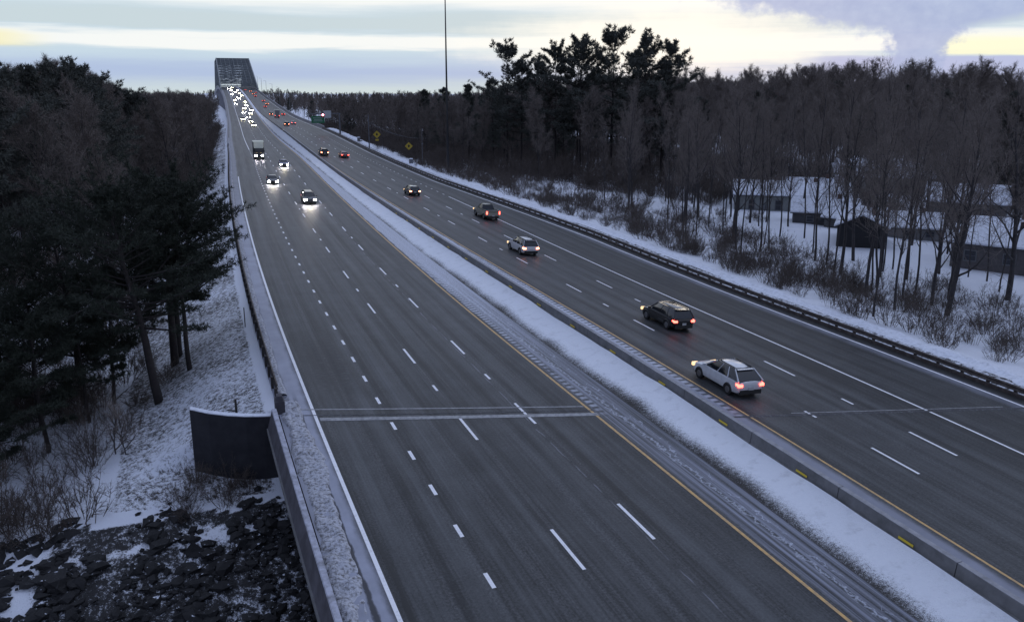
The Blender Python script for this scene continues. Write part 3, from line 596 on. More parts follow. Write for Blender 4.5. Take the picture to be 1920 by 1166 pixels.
# ---------------------------------------------------------------- poles, signs
mGalv=mat('galvanised_steel',(.16,.165,.18),.5,metal=.6); mDkP=mat('dark_pole_paint',(.02,.02,.022),.5); mWood=mat('utility_pole_wood',(.08,.07,.06),.9)
mGreen=mat('sign_green',(.02,.16,.07),.6); mPanel=mat('pale_sign_back',(.42,.45,.46),.6); mSY=mat('warning_yellow',(.42,.30,.03),.6); mBlk=mat('sign_black',(.01,.01,.01),.6); mWht=mat('sign_white',(.7,.7,.7),.6)
mRedL=mat('red_beacon',(.6,.05,.05),.4,emit=(1,.22,.28),estr=14.)
mb=MB(); Z0=float(groundz(48.3,174)); mp=thing('mast','very tall slender dark lighting mast standing at the wood edge right of the road','mast',(48.6,174,Z0-.3))
mb.tube([(0,0,0),(0,0,13),(0,0,26),(0,0,39)],[.30,.22,.16,.10],10); obj('pole',mb.mesh('pole',True),mDkP,mp)
mb=MB(); mb.tube([(math.cos(a)*1.1,math.sin(a)*1.1,38.4) for a in np.linspace(0,2*math.pi,17)],.05,5)
for a in np.arange(0,6.28,math.pi/3): mb.box((math.cos(a)*1.3,math.sin(a)*1.3,38.3),(.5,.35,.25),a)
obj('luminaire_ring',mb.mesh('luminaire_ring'),mGalv,mp)
# light poles on the viaduct side
def light_pole(s,off,label,grp):
    P=RP('N',float(s),off); t=thing('light_pole',label,'light pole',tuple(P),0,grp); mb=MB(); mb.tube([(0,0,-.5),(0,0,13)],[.16,.09],8); obj('pole',mb.mesh('pole'),mGalv,t)
    mb=MB(); mb.tube([(0,0,12.8),(-.5,0,13.05),(-1.1,0,13.1)],.05,6); obj('arm',mb.mesh('arm'),mGalv,t); mb=MB(); mb.box((-1.4,0,13.1),(.7,.3,.16)); obj('lamp_head',mb.mesh('lamp_head'),mGalv,t)
for i,s in enumerate((521,604,666,728,790,850,905,960,1010)):
    light_pole(s,float(ewoff(s))+2.3,'slim grey light pole on the right viaduct parapet, '+('nearest','second','third','fourth','fifth','sixth','seventh','eighth','ninth')[i]+' in the row','light poles along the viaduct')
# sign gantry
P=RP('N',287.,13.3); t=thing('sign_gantry','cantilever post beside the right lanes with a green sign and a red-lit pale panel','sign gantry',tuple(P))
mb=MB(); mb.tube([(0,0,-1),(0,0,7.2)],[.30,.24],8); obj('post',mb.mesh('post'),mGalv,t)
mb=MB(); mb.beam((.4,0,7.0),(-9.6,-.3,7.0),.25,.3); obj('arm',mb.mesh('arm'),mGalv,t)
mb=MB(); mb.box((-7.2,-.35,5.1),(4.3,.12,2.3)); sg=obj('green_sign',mb.mesh('green_sign'),mGreen,t)
mb=MB()
for z,w in ((5.6,3.2),(5.1,2.6),(4.6,3.0)): mb.box((-7.2,-.42,z),(w,.02,.16))
obj('sign_lettering',mb.mesh('sign_lettering'),mPanel,sg)
mb=MB(); mb.box((-4.0,-.45,6.8),(2.4,.5,2.3)); obj('pale_panel',mb.mesh('pale_panel'),mPanel,t)
mb=MB(); mb.box((-5.6,-.45,6.6),(1.0,.5,1.2)); bx_=obj('beacon_box',mb.mesh('beacon_box'),mBlk,t); mb=MB(); mb.tube([(-5.55,-.72,6.6),(-5.55,-.78,6.6)],.33,12); obj('red_lamp',mb.mesh('red_lamp'),mRedL,bx_)
P=RP('N',229.,13.4); t=thing('utility_pole','pale thin utility pole beside the farther diamond sign, wire sagging right','utility pole',tuple(P)); mb=MB(); mb.tube([(0,0,-1),(0,0,9.2)],[.17,.12],7); obj('pole',mb.mesh('pole'),mGalv,t)
mb=MB(); a=np.array([0,0,7.2]);b=np.array([12.,-16,3.4]); q=np.linspace(0,1,12); mb.tube([a+(b-a)*u-np.array([0,0,5*u*(1-u)]) for u in q],.035,4); obj('wire',mb.mesh('wire'),mGalv,t)
def diamond(s,off,h,sz,label,plate):
    P=RP('N',float(s),off); P[2]=float(groundz(P[0],P[1])); t=thing('warning_sign',label,'warning sign',tuple(P),-R(8)); mb=MB(); mb.box((0,.05,h/2),(.09,.06,h+1)); obj('post',mb.mesh('post'),mPost,t)
    mb=MB(); r=sz*.707; V=[(0,0,h-r),(r,0,h),(0,0,h+r),(-r,0,h),(0,.03,h-r),(r,.03,h),(0,.03,h+r),(-r,.03,h)]; mb.add(V,[(0,1,2,3),(7,6,5,4),(0,4,5,1),(1,5,6,2),(2,6,7,3),(3,7,4,0)]); f=obj('sign_face',mb.mesh('sign_face'),mSY,t)
    mb=MB(); mb.add([(0,-.012,h-r*.35),(r*.3,-.012,h),(0,-.012,h+r*.45),(-r*.3,-.012,h)],[(0,1,2,3)]); obj('symbol',mb.mesh('symbol'),mBlk,f)
    if plate: mb=MB(); mb.box((0,-.0,h-r-.4),(.9,.03,.5)); obj('plate',mb.mesh('plate'),mSY,t)
diamond(228,15.4,4.0,1.5,'yellow diamond warning sign with a small plate below, beside the pale utility pole',True)
diamond(197,17.3,3.6,1.35,'yellow diamond warning sign nearer the camera, standing alone before the dark wood',False)
P=(46.2,187,float(groundz(46.2,187))); t=thing('thin_pole','thin pale pole left of the tall mast at the wood edge','pole',P); mb=MB(); mb.tube([(0,0,-.5),(0,0,8.2)],[.09,.06],6); mb.box((.0,-.1,5.0),(.35,.12,.3)); obj('pole',mb.mesh('pole'),mGalv,t)
P=RP('S',172.,LBO-4.6); P[2]=float(groundz(P[0],P[1])); t=thing('utility_pole','dark utility pole with a crossarm in snow left of the ramp','utility pole',tuple(P)); mb=MB(); mb.tube([(0,0,-.5),(0,0,8.4)],[.10,.07],6); obj('pole',mb.mesh('pole'),mDkP,t); mb=MB(); mb.beam((-3,0,5.6),(1.6,0,5.3),.05); obj('crossarm',mb.mesh('crossarm'),mDkP,t)
P=RP('S',62.,LBO-1.); P[2]=float(groundz(P[0],P[1])); t=thing('marker_post','thin dark marker post in the snowy grass left of the guardrail','post',tuple(P)); mb=MB(); mb.box((0,0,.7),(.07,.07,1.6)); obj('post',mb.mesh('post'),mPost,t)
for (s,o,l) in ((255,14.6,'small snow topped roadside cabinet at the foot of the sign gantry'),(186,15.2,'small snow covered roadside box near the thin pale pole')):
    P=RP('N',float(s),o); P[2]=float(groundz(P[0],P[1])); t=thing('roadside_cabinet',l,'cabinet',tuple(P)); mb=MB(); mb.box((0,0,.5),(.8,.6,1.4)); obj('box',mb.mesh('box'),mGalv,t); mb=MB(); mb.box((0,0,1.3),(.95,.75,.2),taper=.7); obj('snow_cap',mb.mesh('snow_cap'),mSnow,t)
# ---------------------------------------------------------------- houses
def house(name,label,x,y,z,rz,w,d,hw,hr,wallc,wins,door=None,upper=None,gable_front=False,snow=True):
    t=thing(name,label,'house',(x,y,z),rz); mw=mat(name+'_siding',wallc,.85,noise=(3.,tuple(c*.7 for c in wallc),.4,.7)); mtrim=mat('trim',(.13,.135,.14),.7); mgl=mat('dark_pane',(.02,.022,.03),.15)
    mroof=mat('shingles',(.06,.06,.065),.9)
    mb=MB(); mb.box((0,d/2,hw/2-.6),(w,d,hw+1.2)); 
    if gable_front: mb.add([(-w/2,0,hw),(w/2,0,hw),(0,0,hw+hr),(-w/2,d,hw),(w/2,d,hw),(0,d,hw+hr)],[(0,1,2),(5,4,3)])
    else: mb.add([(-w/2,0,hw),(-w/2,d,hw),(-w/2,d/2,hw+hr),(w/2,0,hw),(w/2,d,hw),(w/2,d/2,hw+hr)],[(2,1,0),(3,4,5)])
    obj('wall',mb.mesh('wall'),mw,t)
    e=.45
    for nm,m,off,th in (('roof',mroof,0.,.14),('roof_snow',mSnow,.15,.22)):
        if nm=='roof_snow' and not snow: continue
        mb=MB()
        for sg in (-1,1):
            if gable_front: a=[(0,-e,hw+hr),(sg*(w/2+e),-e,hw-e*hr/(w/2)),(sg*(w/2+e),d+e,hw-e*hr/(w/2)),(0,d+e,hw+hr)]
            else: yb=d/2+sg*(d/2+e); a=[(-w/2-e,d/2,hw+hr),(-w/2-e,yb,hw-e*hr/(d/2)),(w/2+e,yb,hw-e*hr/(d/2)),(w/2+e,d/2,hw+hr)]
            V=[(p[0],p[1],p[2]+off) for p in a]+[(p[0],p[1],p[2]+off+th) for p in a]; mb.add(V,[(0,1,2,3),(7,6,5,4),(0,4,5,1),(1,5,6,2),(2,6,7,3),(3,7,4,0)])
        obj(nm,mb.mesh(nm),m,t)
    for (wx,wz,ww,wh) in wins:
        mb=MB(); mb.box((wx,-.04,wz),(ww+.24,.08,wh+.24)); f=obj('window',mb.mesh('window'),mtrim,t); mb=MB()
        for q in (-1,1): mb.box((wx,-.09,wz+q*wh/4),(ww,.02,wh/2-.05))
        obj('pane',mb.mesh('pane'),mgl,f)
    if door is not None:
        mb=MB(); mb.box((door,-.05,1.05),(1.0,.1,2.1)); dd=obj('door',mb.mesh('door'),mtrim,t); mb=MB(); mb.box((door+.35,-.12,1.0),(.08,.05,.08)); obj('handle',mb.mesh('handle'),mgl,dd)
    mb=MB(); mb.box((w*.22,d*.5,hw+hr+.25),(.7,.7,1.3)); obj('chimney',mb.mesh('chimney'),mat('chimney_brick',(.09,.05,.04),.9),t)
    if upper:
        uw,ud,uh,ur,ux,uy=upper; z0=hw+.3; mb=MB(); mb.box((ux,uy+ud/2,z0+uh/2),(uw,ud,uh)); obj('upper_storey',mb.mesh('upper_storey'),mw,t); mb=MB()
        for sg in (-1,1):
            yb=uy+ud/2+sg*(ud/2+.4); a=[(ux-uw/2-.4,uy+ud/2,z0+uh+ur),(ux-uw/2-.4,yb,z0+uh-.1),(ux+uw/2+.4,yb,z0+uh-.1),(ux+uw/2+.4,uy+ud/2,z0+uh+ur)]
            V=[p for p in a]+[(p[0],p[1],p[2]+.3) for p in a]; mb.add(V,[(0,1,2,3),(7,6,5,4),(0,4,5,1),(1,5,6,2),(2,6,7,3),(3,7,4,0)])
        obj('upper_roof',mb.mesh('upper_roof'),mSnow,t)
        for q in np.linspace(-uw/2+1.5,uw/2-1.5,5):
            mb=MB(); mb.box((ux+q,uy-.04,z0+uh*.5),(1.2,.08,.9)); f=obj('window',mb.mesh('window'),mtrim,t); mb=MB(); mb.box((ux+q,uy-.09,z0+uh*.5),(1.,.02,.7)); obj('pane',mb.mesh('pane'),mgl,f)
    return t
grey=(.30,.31,.29); dkb=(.05,.045,.04)
house('house','large pale grey two storey house with snowy stepped roofs, farthest of the group at right',131.9,135.6,-4.6,R(-31),19,9,4.4,2.2,grey,[(-7,2.2,1.1,1.7),(-5,2.2,1.1,1.7),(-1.6,2.2,1.1,1.7),(1.2,2.2,1.1,1.7),(4.5,2.2,1.1,1.7),(7.3,2.2,1.1,1.7)],3.0,upper=(16,5,1.7,1.3,-.5,3))
house('house','long low grey house with a snowy roof left of the dark gabled shed',94.9,118.6,-4.1,R(-36),19,8,3.6,1.9,(.24,.25,.24),[(-6.5,1.9,.9,1.6),(-2.,1.9,.9,1.6),(2.4,1.9,1.1,1.5),(6.8,1.9,.9,1.6)],-4.3)
house('house','small dark brown cottage with two small windows in front of the long grey house',89.9,103.9,-4.1,R(-38),9.5,6,2.9,1.7,(.08,.08,.085),[(-2.2,1.8,.9,.9),(1.9,1.8,.9,.9)])
house('shed','dark gable fronted shed with a snow edged roof, nearest the road among the houses',82.6,88.1,-3.9,R(-44),6.2,8,3.2,1.5,(.02,.02,.022),[],gable_front=True)
house('house','low pale house with a wide snowy roof and dark eaves behind the shed',95.4,92.7,-4.1,R(-42),9,8,1.9,1.6,(.22,.22,.22),[(0,1.1,1.2,.8),(3,1.1,1.,.8)])
house('house','brown house with a snowy hipped roof near the right edge of the picture',87.8,71.8,-4.1,R(-60),9.5,7.5,3.3,1.7,(.11,.10,.10),[(-2.6,1.8,1.2,1.2),(1.6,1.8,1.2,1.2)],3.8)
house('house','small pale house with a snowy roof between the trees behind the brown house',98.,79.,-4.2,R(-52),9,7,3.0,1.5,(.16,.16,.165),[(-2,1.8,1.,1.),(1.5,1.8,1.,1.)])
house('house','pale house with a snowy roof partly hidden behind the long grey one',108,128,-4.3,R(-34),11,7,3.2,1.8,grey,[(-3,1.8,1.,1.2),(2,1.8,1.,1.2)])
house('house','low house with a snowy roof directly behind the shed',90.5,99,-4.2,R(-62),8,6,2.6,1.5,(.10,.10,.10),[(0,1.5,1.,1.)])
house('house','white roofed house high at right behind the brown house',118,103,-4.2,R(-48),12,9,3.4,2.4,(.13,.13,.13),[(-3,1.8,1.,1.2),(3,1.8,1.,1.2)])
house('shed','tiny snow roofed outbuilding high among the trees left of the large grey house',159.8,207.1,-4.6,R(-30),9,6,3.0,1.3,dkb,[])
# ---------------------------------------------------------------- vegetation
mBark=mat('bare_bark',(.050,.045,.045),.95,noise=(3.,(.022,.02,.021),.4,.7)); mTwig=mat('bare_twigs',(.155,.13,.115),.95); mPBark=mat('pine_bark',(.030,.024,.022),.95,noise=(4.,(.015,.012,.012),.4,.7))
mNeed=mat('pine_needles',(.020,.026,.016),.8); mNeed2=mat('pine_needles_hazed',(.070,.074,.062),.85); mTwigL=mat('brush_twigs',(.085,.068,.058),.95)  # second needle colour is lightened, distance haze mixed into it
def unit(v): return v/(np.linalg.norm(v)+1e-9)
def grow(p,d,L,n,r0,r1,rg,up=.0,wig=.12):
    pts=[p];rad=[r0]; d=unit(d)
    for i in range(n):
        d=unit(d+rg.normal(0,wig,3)+np.array([0,0,up])); p=p+d*L/n; pts.append(p); rad.append(r0+(r1-r0)*(i+1)/n)
    return np.array(pts),rad
def strand(V,F,pts,w,rg):
    """thin crossed blade along a short twig: two triangles"""
    a,b=pts[0],pts[-1]; t=unit(b-a)
    for k in range(1):
        q=unit(np.cross(t,rg.normal(0,1,3)))*w/2; n=len(V); V+= [a-q,a+q,b]; F.append((n,n+1,n+2))
def bare_tree(seed,H,cb,spread,nl=16,nb=8,nt=7,nw=5,r0=.17,tw=.035,lean=0.,fork=False):
    rg=np.random.default_rng(seed); T=MB(); C=MB(); V=[];F=[]
    tp,tr=grow(np.zeros(3)-[0,0,.5],np.array([lean,0,1.]),H*(.80 if fork else .93),9,r0,r0*.22,rg,.05,.05); T.tube(tp,tr,7)
    seg=np.linalg.norm(np.diff(tp,axis=0),axis=1); cum=np.concatenate([[0],np.cumsum(seg)]); tot=cum[-1]
    def at(u):
        s=u*tot; return np.array([np.interp(s,cum,tp[:,k]) for k in range(3)]),np.interp(s,cum,tr)
    for i in range(nl):
        u=cb/H+(1-cb/H)*((i+rg.random())/nl); p,r=at(min(u,.995)); a=i*2.4+rg.normal(0,.5); inc=R(rg.uniform(28,62))*(1.15-.5*u)
        d=np.array([math.cos(a)*math.sin(inc),math.sin(a)*math.sin(inc),math.cos(inc)]); L=spread*rg.uniform(.65,1.15)*(1.15-.55*(u-cb/H)/(1-cb/H))
        lp,lr=grow(p,d,L,5,max(r*.55,.03),.015,rg,.10,.12); T.tube(lp,lr,5,False)
        for j in range(nb):
            v=.25+.75*(j+rg.random())/nb; k=v*(len(lp)-1); k0=int(min(k,len(lp)-2)); q=lp[k0]+(lp[k0+1]-lp[k0])*(k-k0)
            bd=unit(unit(lp[k0+1]-lp[k0])+rg.normal(0,.55,3)+[0,0,.25]); bl=L*.42*(1.2-.6*v)*rg.uniform(.7,1.2); bp,br=grow(q,bd,bl,3,.022,.009,rg,.06,.15); C.tube(bp,br,3,False)
            for m in range(nt):
                w=(m+1)/nt; k=w*(len(bp)-1); k1=int(min(k,len(bp)-2)); s=bp[k1]+(bp[k1+1]-bp[k1])*(k-k1)
                sd=unit(unit(bp[k1+1]-bp[k1])+rg.normal(0,.6,3)+[0,0,.2]); sl=rg.uniform(.6,1.2)*(.4+.35*bl); e=s+sd*sl; strand(V,F,[s,e],tw,rg)
                for x in range(nw):
                    f=.25+.75*rg.random(); s2=s+(e-s)*f; sd2=unit(sd+rg.normal(0,.55,3)+[0,0,.15]); strand(V,F,[s2,s2+sd2*rg.uniform(.35,.8)],tw*.75,rg)
    C.add(np.array(V),F); return T.mesh('trunk',True),C.mesh('crown')
def pine(seed,H,cb,spread,limbs,nb,ntuft,blades,bl,bw,r0,mode='plate',lean=0.,curve=(0,0)):
    rg=np.random.default_rng(seed); T=MB(); V=[];F=[]
    n=9; z=np.linspace(-.6,H*.97,n); t=z/H; tp=np.stack([lean*z+curve[0]*t*t+np.cumsum(rg.normal(0,.05,n)),curve[1]*t*t+np.cumsum(rg.normal(0,.05,n)),z],1); tr=r0*(1-.85*np.clip(t,0,1)); T.tube(tp,tr,8)
    def at(zz): return np.array([np.interp(zz,tp[:,2],tp[:,k]) for k in range(3)])
    for i in range(limbs):
        u=(i+rg.random()*.8)/limbs; uq=round(u*9+rg.normal(0,.10))/9. if (mode=='plate' and blades==7) else u; zz=cb+(H-cb)*min(1,max(0,uq)); p=at(zz); a=i*2.4+rg.normal(0,.6)
        prof=(math.sin(math.pi*min(1,(u*.82+.16)))**.7) if mode=='plate' else (1-u)**.6
        L=spread*prof*rg.uniform(.5,1.2); inc=R(rg.uniform(70,100)-55*u*u) if mode=='plate' else R(rg.uniform(60,85)-20*u)
        d=np.array([math.cos(a)*math.sin(inc),math.sin(a)*math.sin(inc),math.cos(inc)]); lp,lr=grow(p,d,L,6,r0*.28*(1.1-u),.02,rg,.05,.10); T.tube(lp,lr,4,False)
        for j in range(nb):
            v=.30+.70*(j+rg.random())/nb; k=v*(len(lp)-1); k0=int(min(k,len(lp)-2)); q=lp[k0]+(lp[k0+1]-lp[k0])*(k-k0); side=1 if j%2 else -1
            ld=unit(lp[k0+1]-lp[k0]); ax=unit(np.cross(ld,[0,0,1.]))*side; bd=unit(ld*.7+ax*rg.uniform(.4,1.)+[0,0,rg.uniform(-.05,.35)]); BL=L*.36*(1.25-.7*v)*rg.uniform(.6,1.2)
            e=q+bd*BL; nn=len(V); w=unit(np.cross(bd,rg.normal(0,1,3)))*.025; V+= [q-w,q+w,e]; F.append((nn,nn+1,nn+2))
            for m in range(ntuft):
                c=q+(e-q)*(.35+.65*(m+rg.random())/ntuft)+rg.normal(0,.10,3)*[1,1,.5]
                for x in range(blades):
                    dd=unit(bd*.5+rg.normal(0,.75,3)+[0,0,.35]); w=unit(np.cross(dd,rg.normal(0,1,3)))*bw/2; nn=len(V); o=c+dd*bl*.1; V+= [o-w,o+w,c+dd*bl*rg.uniform(.7,1.2)]; F.append((nn,nn+1,nn+2))
    return T.mesh('trunk',True),tri_mesh('crown',V,F)
def shrub(seed,H,n,spread,tw=.03):
    rg=np.random.default_rng(seed); T=MB(); V=[];F=[]
    for i in range(n):
        a=rg.uniform(0,6.28); inc=R(rg.uniform(5,42)); d=np.array([math.cos(a)*math.sin(inc),math.sin(a)*math.sin(inc),math.cos(inc)]); p=np.array([math.cos(a),math.sin(a),0])*rg.uniform(0,spread*.4)
        sp,sr=grow(p-[0,0,.2],d,H*rg.uniform(.5,1.1),4,.022,.007,rg,.03,.14); T.tube(sp,sr,3,False)
        for j in range(9):
            v=.25+.75*rg.random(); k=v*4; k0=int(min(k,3)); q=sp[k0]+(sp[k0+1]-sp[k0])*(k-k0); sd=unit(unit(sp[k0+1]-sp[k0])+rg.normal(0,.5,3)); e=q+sd*H*rg.uniform(.12,.32); strand(V,F,[q,e],tw,rg)
            for x in range(4): s2=q+(e-q)*rg.random(); strand(V,F,[s2,s2+unit(sd+rg.normal(0,.6,3))*H*rg.uniform(.06,.16)],tw*.7,rg)
    T.add(np.array(V),F); return T.mesh('stems')
def where(side,x,y):
    d=(float(edgeL(y)[0])-x) if side=='L' else x-float(edgeR(y)[0])
    row=('first row','second row','middle rows','deep in the wood')[0 if d<18 else 1 if d<34 else 2 if d<56 else 3]
    far=('near the camera','level with the pickup','near the yellow signs','short of the gantry','toward the bridge')[0 if y<95 else 1 if y<140 else 2 if y<215 else 3 if y<300 else 4]
    return row+', '+far
def szn(s): return 'short' if s<.82 else 'mid sized' if s<.95 else 'tall'
SHP=['upright','narrow','wide crowned','forked','slim stemmed']
def tree_thing(name,label,cat,tm,cm,m1,m2,loc,rz,sc,grp):
    t=thing(name,label,cat,loc,rz,grp); t.scale=sc if isinstance(sc,tuple) else (sc,)*3
    if tm: obj('trunk',tm,m1,t)
    if cm: obj('crown',cm,m2,t)
    return t
BT=[bare_tree(11,22,7,5.2,nl=20,nb=9,nt=8,nw=6,tw=.05),bare_tree(12,23,8,4.8,nl=20,nb=9,nt=8,nw=6,tw=.05),bare_tree(13,21,6,5.8,nl=21,nb=9,nt=8,nw=6,r0=.2,tw=.05),bare_tree(14,22,8,5.4,nl=18,nb=9,nt=8,nw=6,fork=True,tw=.05),bare_tree(15,20,5,5.0,nl=20,nb=9,nt=8,nw=6,r0=.14,tw=.05)]
THIN=[bare_tree(21,21,7,4.6,nl=16,nb=7,nt=6,nw=4,r0=.17),bare_tree(22,22,6,5.0,nl=17,nb=7,nt=6,nw=4,r0=.20,lean=.06),bare_tree(23,20,8,4.0,nl=15,nb=7,nt=6,nw=4,r0=.14,lean=-.04),bare_tree(24,21,5,6.0,nl=18,nb=8,nt=6,nw=4,r0=.28,fork=True,lean=.03)]
PT=[pine(31,29,9,8.2,52,11,4,7,.75,.17,.32),pine(32,28,8,8.6,50,11,4,7,.75,.17,.34),pine(33,30,9,7.4,50,11,4,7,.75,.17,.3),pine(34,18,3,4.6,40,9,4,6,.6,.14,.22,mode='cone')]
SH=[shrub(41,2.6,16,1.6),shrub(42,2.0,22,2.2),shrub(43,3.2,14,1.4),shrub(44,1.4,18,1.4)]
def gz(x,y): return float(groundz(x,y))
used=[]
def okp(x,y,r):
    for a,b,q in used:
        if (a-x)**2+(b-y)**2<(min(r,q))**2: return False
    used.append((x,y,r)); return True
def Lx(s): return float(edgeL(s)[0])
def Rx(s): return float(edgeR(s)[0])
rg=np.random.default_rng(77)
HOUSES=[(131.9,135.6,13),(94.9,118.6,12),(89.9,103.9,8),(82.6,88.1,7),(97,96,8),(108,128,8),(118,103,9),(89,74,7),(100,81,7),(160,207,7),(122,112,10)]
def clear(x,y): return all((x-a)**2+(y-b)**2>c*c for a,b,c in HOUSES)
def scatter(n,fn,r,tries=60):
    out=[]
    for _ in range(n*tries):
        if len(out)>=n: break
        x,y=fn()
        if clear(x,y) and okp(x,y,r): out.append((x,y))
    return out
def canopy(side,x,y):   # canopy top height over the sites: taller stands on the left and right shoulders of the view
    a=math.atan2(x,y)-R(20); px=960+1593*math.tan(max(-1.2,min(1.2,a)))
    yt=np.interp(px,[-200,130,180,240,420,840,930,1000,1300,1400,1750,1850,1960],[128,134,150,172,177,178,168,150,146,138,132,146,168])
    return 17.1+math.hypot(x,y)*.97*(173-yt)/1550
def fit(side,x,y,H,lo,hi): return float(np.clip((canopy(side,x,y)-gz(x,y))/H,.5,1.45)*rg.uniform(lo,hi))
# left wood
def fl():
    s=rg.uniform(88,400)**1.0; d=rg.uniform(5 if s>150 else 13,75); return Lx(s)-d,s
for x,y in scatter(140,fl,3.6):
    k=rg.integers(0,5); nr=y<150
    sc=fit('L',x,y,21.5,.82,1.0)
    tree_thing('bare_tree',SHP[k]+' bare tree left of the road, '+where('L',x,y),'tree',*BT[k],mBark,mTwig,(x,y,gz(x,y)),rg.uniform(0,6.28),sc,'bare trees of the left wood')
# right wood: dense behind, thin trunks in front of the houses
def frr():
    s=rg.uniform(95,400); d=rg.uniform(7 if s>178 else np.interp(s,[95,178],[60,14]),95); return Rx(s)+d,s
for x,y in scatter(120,frr,3.8):
    k=rg.integers(0,5)
    if y<135 and x<118: k=None
    T=BT[k] if k is not None else THIN[rg.integers(0,4)]
    sc=fit('R',x,y,21.5,.82,1.0); tree_thing('bare_tree',szn(sc)+' bare tree right of the road, '+where('R',x,y),'tree',*T,mBark,mTwig,(x,y,gz(x,y)),rg.uniform(0,6.28),sc,'bare trees of the right wood')
for (x,y,k,sc,l) in ((62.1,87.4,0,.95,'bare tree with a forked crown standing alone at the wood edge above the snowbank'),(66.2,73.2,1,1.0,'slender bare tree in front of the dark cottage, just left of the shed'),(52.7,53.9,2,.8,'thin bare tree rising from the brush close to the guardrail'),(63.3,55.9,3,.98,'thick dark bare tree with long low limbs, largest trunk at right'),(72.9,70.3,1,.95,'slim bare tree between the shed and the thick dark tree'),(88.5,107.9,0,.9,'bare tree just left of the dark brown cottage'),(66.5,68,2,1.0,'straight thin bare trunk in front of the snowy shed roof'),(60.5,63,1,.9,'leaning bare tree just behind the roadside brush'),(76,60,3,1.1,'broad bare tree at the far right before the brown house'),(70,52,0,1.05,'tall bare tree on the right border of the picture')):
    used.append((x,y,3)); tree_thing('bare_tree',l,'tree',*THIN[k],mBark,mTwig,(x,y,gz(x,y)),rg.uniform(0,6.28),sc,None)
def frm():
    s=rg.uniform(56,135); d=rg.uniform(np.interp(s,[56,100,135],[10,17,24]),68); return Rx(s)+d,s
_cl=clear
def clear(x,y): return all((x-a)**2+(y-b)**2>(c*.62)**2 for a,b,c in HOUSES)
for x,y in scatter(92,frm,2.6):
    sc=fit('R',x,y,21.,.62,1.0); k=int(rg.integers(0,4)); tree_thing('slim_tree',szn(sc)+' '+('slim','tilted','spindly','thick based')[k]+' bare tree '+('near the right picture edge' if y<66 else 'before the brown house' if y<82 else 'around the shed' if y<98 else 'before the long grey house' if y<116 else 'left of the houses')+(', near the brush' if x-Rx(y)<30 else ', farther back'),'tree',*THIN[k],mBark,mTwig,(x,y,gz(x,y)),rg.uniform(0,6.28),(sc*.8,sc*.8,sc),'slim trees in front of the houses')
clear=_cl
# tall white pines on the right skyline
PL=[(68.6,192,0,.97,'broad tall pine with a rounded ragged crown, leftmost of the big pines on the skyline'),(74.2,186,2,.82,'pine filling in beside the leftmost big skyline pine'),(80.6,176,1,1.03,'tall layered pine left of the tallest one on the skyline'),(85.8,170,0,1.06,'tallest pine of the skyline group'),(88.7,161,2,.98,'tall pine with flat sideways layers, right of the tallest'),(92.7,158,1,.99,'rightmost big skyline pine with long branches reaching right'),(83.2,183,2,.93,'pine behind the tallest skyline pines'),(76.7,181,2,.93,'pine in the second rank between the leftmost and the layered skyline pines'),(89.7,166,0,.9,'pine in the second rank just right of the tallest skyline pine'),(94.7,163,1,.84,'lower pine right of the skyline group'),(71.2,189,0,.84,'lower pine just right of the leftmost big skyline pine'),(65.0,212,3,1.12,'small dark pine at the left end of the right wood skyline'),(61.0,222,3,1.06,'smallest pine on the skyline nearest the tall mast'),(69.5,205,3,1.2,'medium pine between the small and the big skyline pines')]
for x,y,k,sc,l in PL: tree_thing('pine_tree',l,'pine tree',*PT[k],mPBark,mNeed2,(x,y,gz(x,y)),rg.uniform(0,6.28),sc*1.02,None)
for i in range(16):
    x,y=[(118,128),(128,118),(137,112),(109,150),(146,122),(120,160),(150,104),(128,100),(142,90),(133,148),(84,205),(76,215),(102,175),(108,168),(60,240),(64,255)][i]
    if not clear(x,y): x+=10;y+=10
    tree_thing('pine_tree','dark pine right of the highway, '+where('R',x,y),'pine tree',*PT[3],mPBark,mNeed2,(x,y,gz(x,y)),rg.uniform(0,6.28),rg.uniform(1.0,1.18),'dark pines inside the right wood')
for i in range(44):
    s=rg.uniform(95,230); d=rg.uniform(14,55); x=Lx(s)-d; big=x<-12
    tree_thing('pine_tree','dark pine left of the highway, '+where('L',x,s),'pine tree',*PT[rg.integers(0,3)],mPBark,mNeed,(x,s,gz(x,s)),rg.uniform(0,6.28),fit('L',x,s,29.,.86,1.0),'dark pines inside the left wood')
# near pitch pines beside the ramp
def near_pine(seed,x,y,H,cb,spread,lean,curve,label,limbs=62,z=None,r0=.30):
    if limbs>50: H-=2.6; cb-=2.6; spread+=.7
    tm,cm=pine(seed,H,cb,spread,limbs,12,5,9,.32,.055,r0,lean=lean,curve=curve); tree_thing('pitch_pine',label,'pine tree',tm,cm,mPBark,mNeed,(x,y,gz(x,y) if z is None else z),0,1.,None)
near_pine(51,-4.2,55.3,15.2,7.5,5.6,-.10,(-.6,1),'large dark pine with a thick trunk leaning left, nearest the wing wall')
near_pine(52,-3.4,62.,15.0,7.,5.8,.0,(.3,.6),'dark pine with a straight trunk in the middle of the roadside clump')
near_pine(53,-3.2,63.5,13.6,6.8,4.5,.01,(.6,-.5),'dark pine whose branches overhang the ramp shoulder')
near_pine(54,-2.3,58.5,11.5,6.4,3.8,-.06,(.5,1.5),'slender pine with a crooked lower trunk at the right of the clump',30,None,.18)
near_pine(55,-9.5,62,14.5,5.5,6.0,-.02,(-.5,0),'broad dark pine left of the leaning one')
near_pine(56,-15.5,66,14.,5.,6.2,.0,(0,0),'broad dark pine second from the left edge of the picture')
near_pine(57,-21,70,14.5,5.,6.0,.03,(0,0),'dark pine at the left edge of the picture')
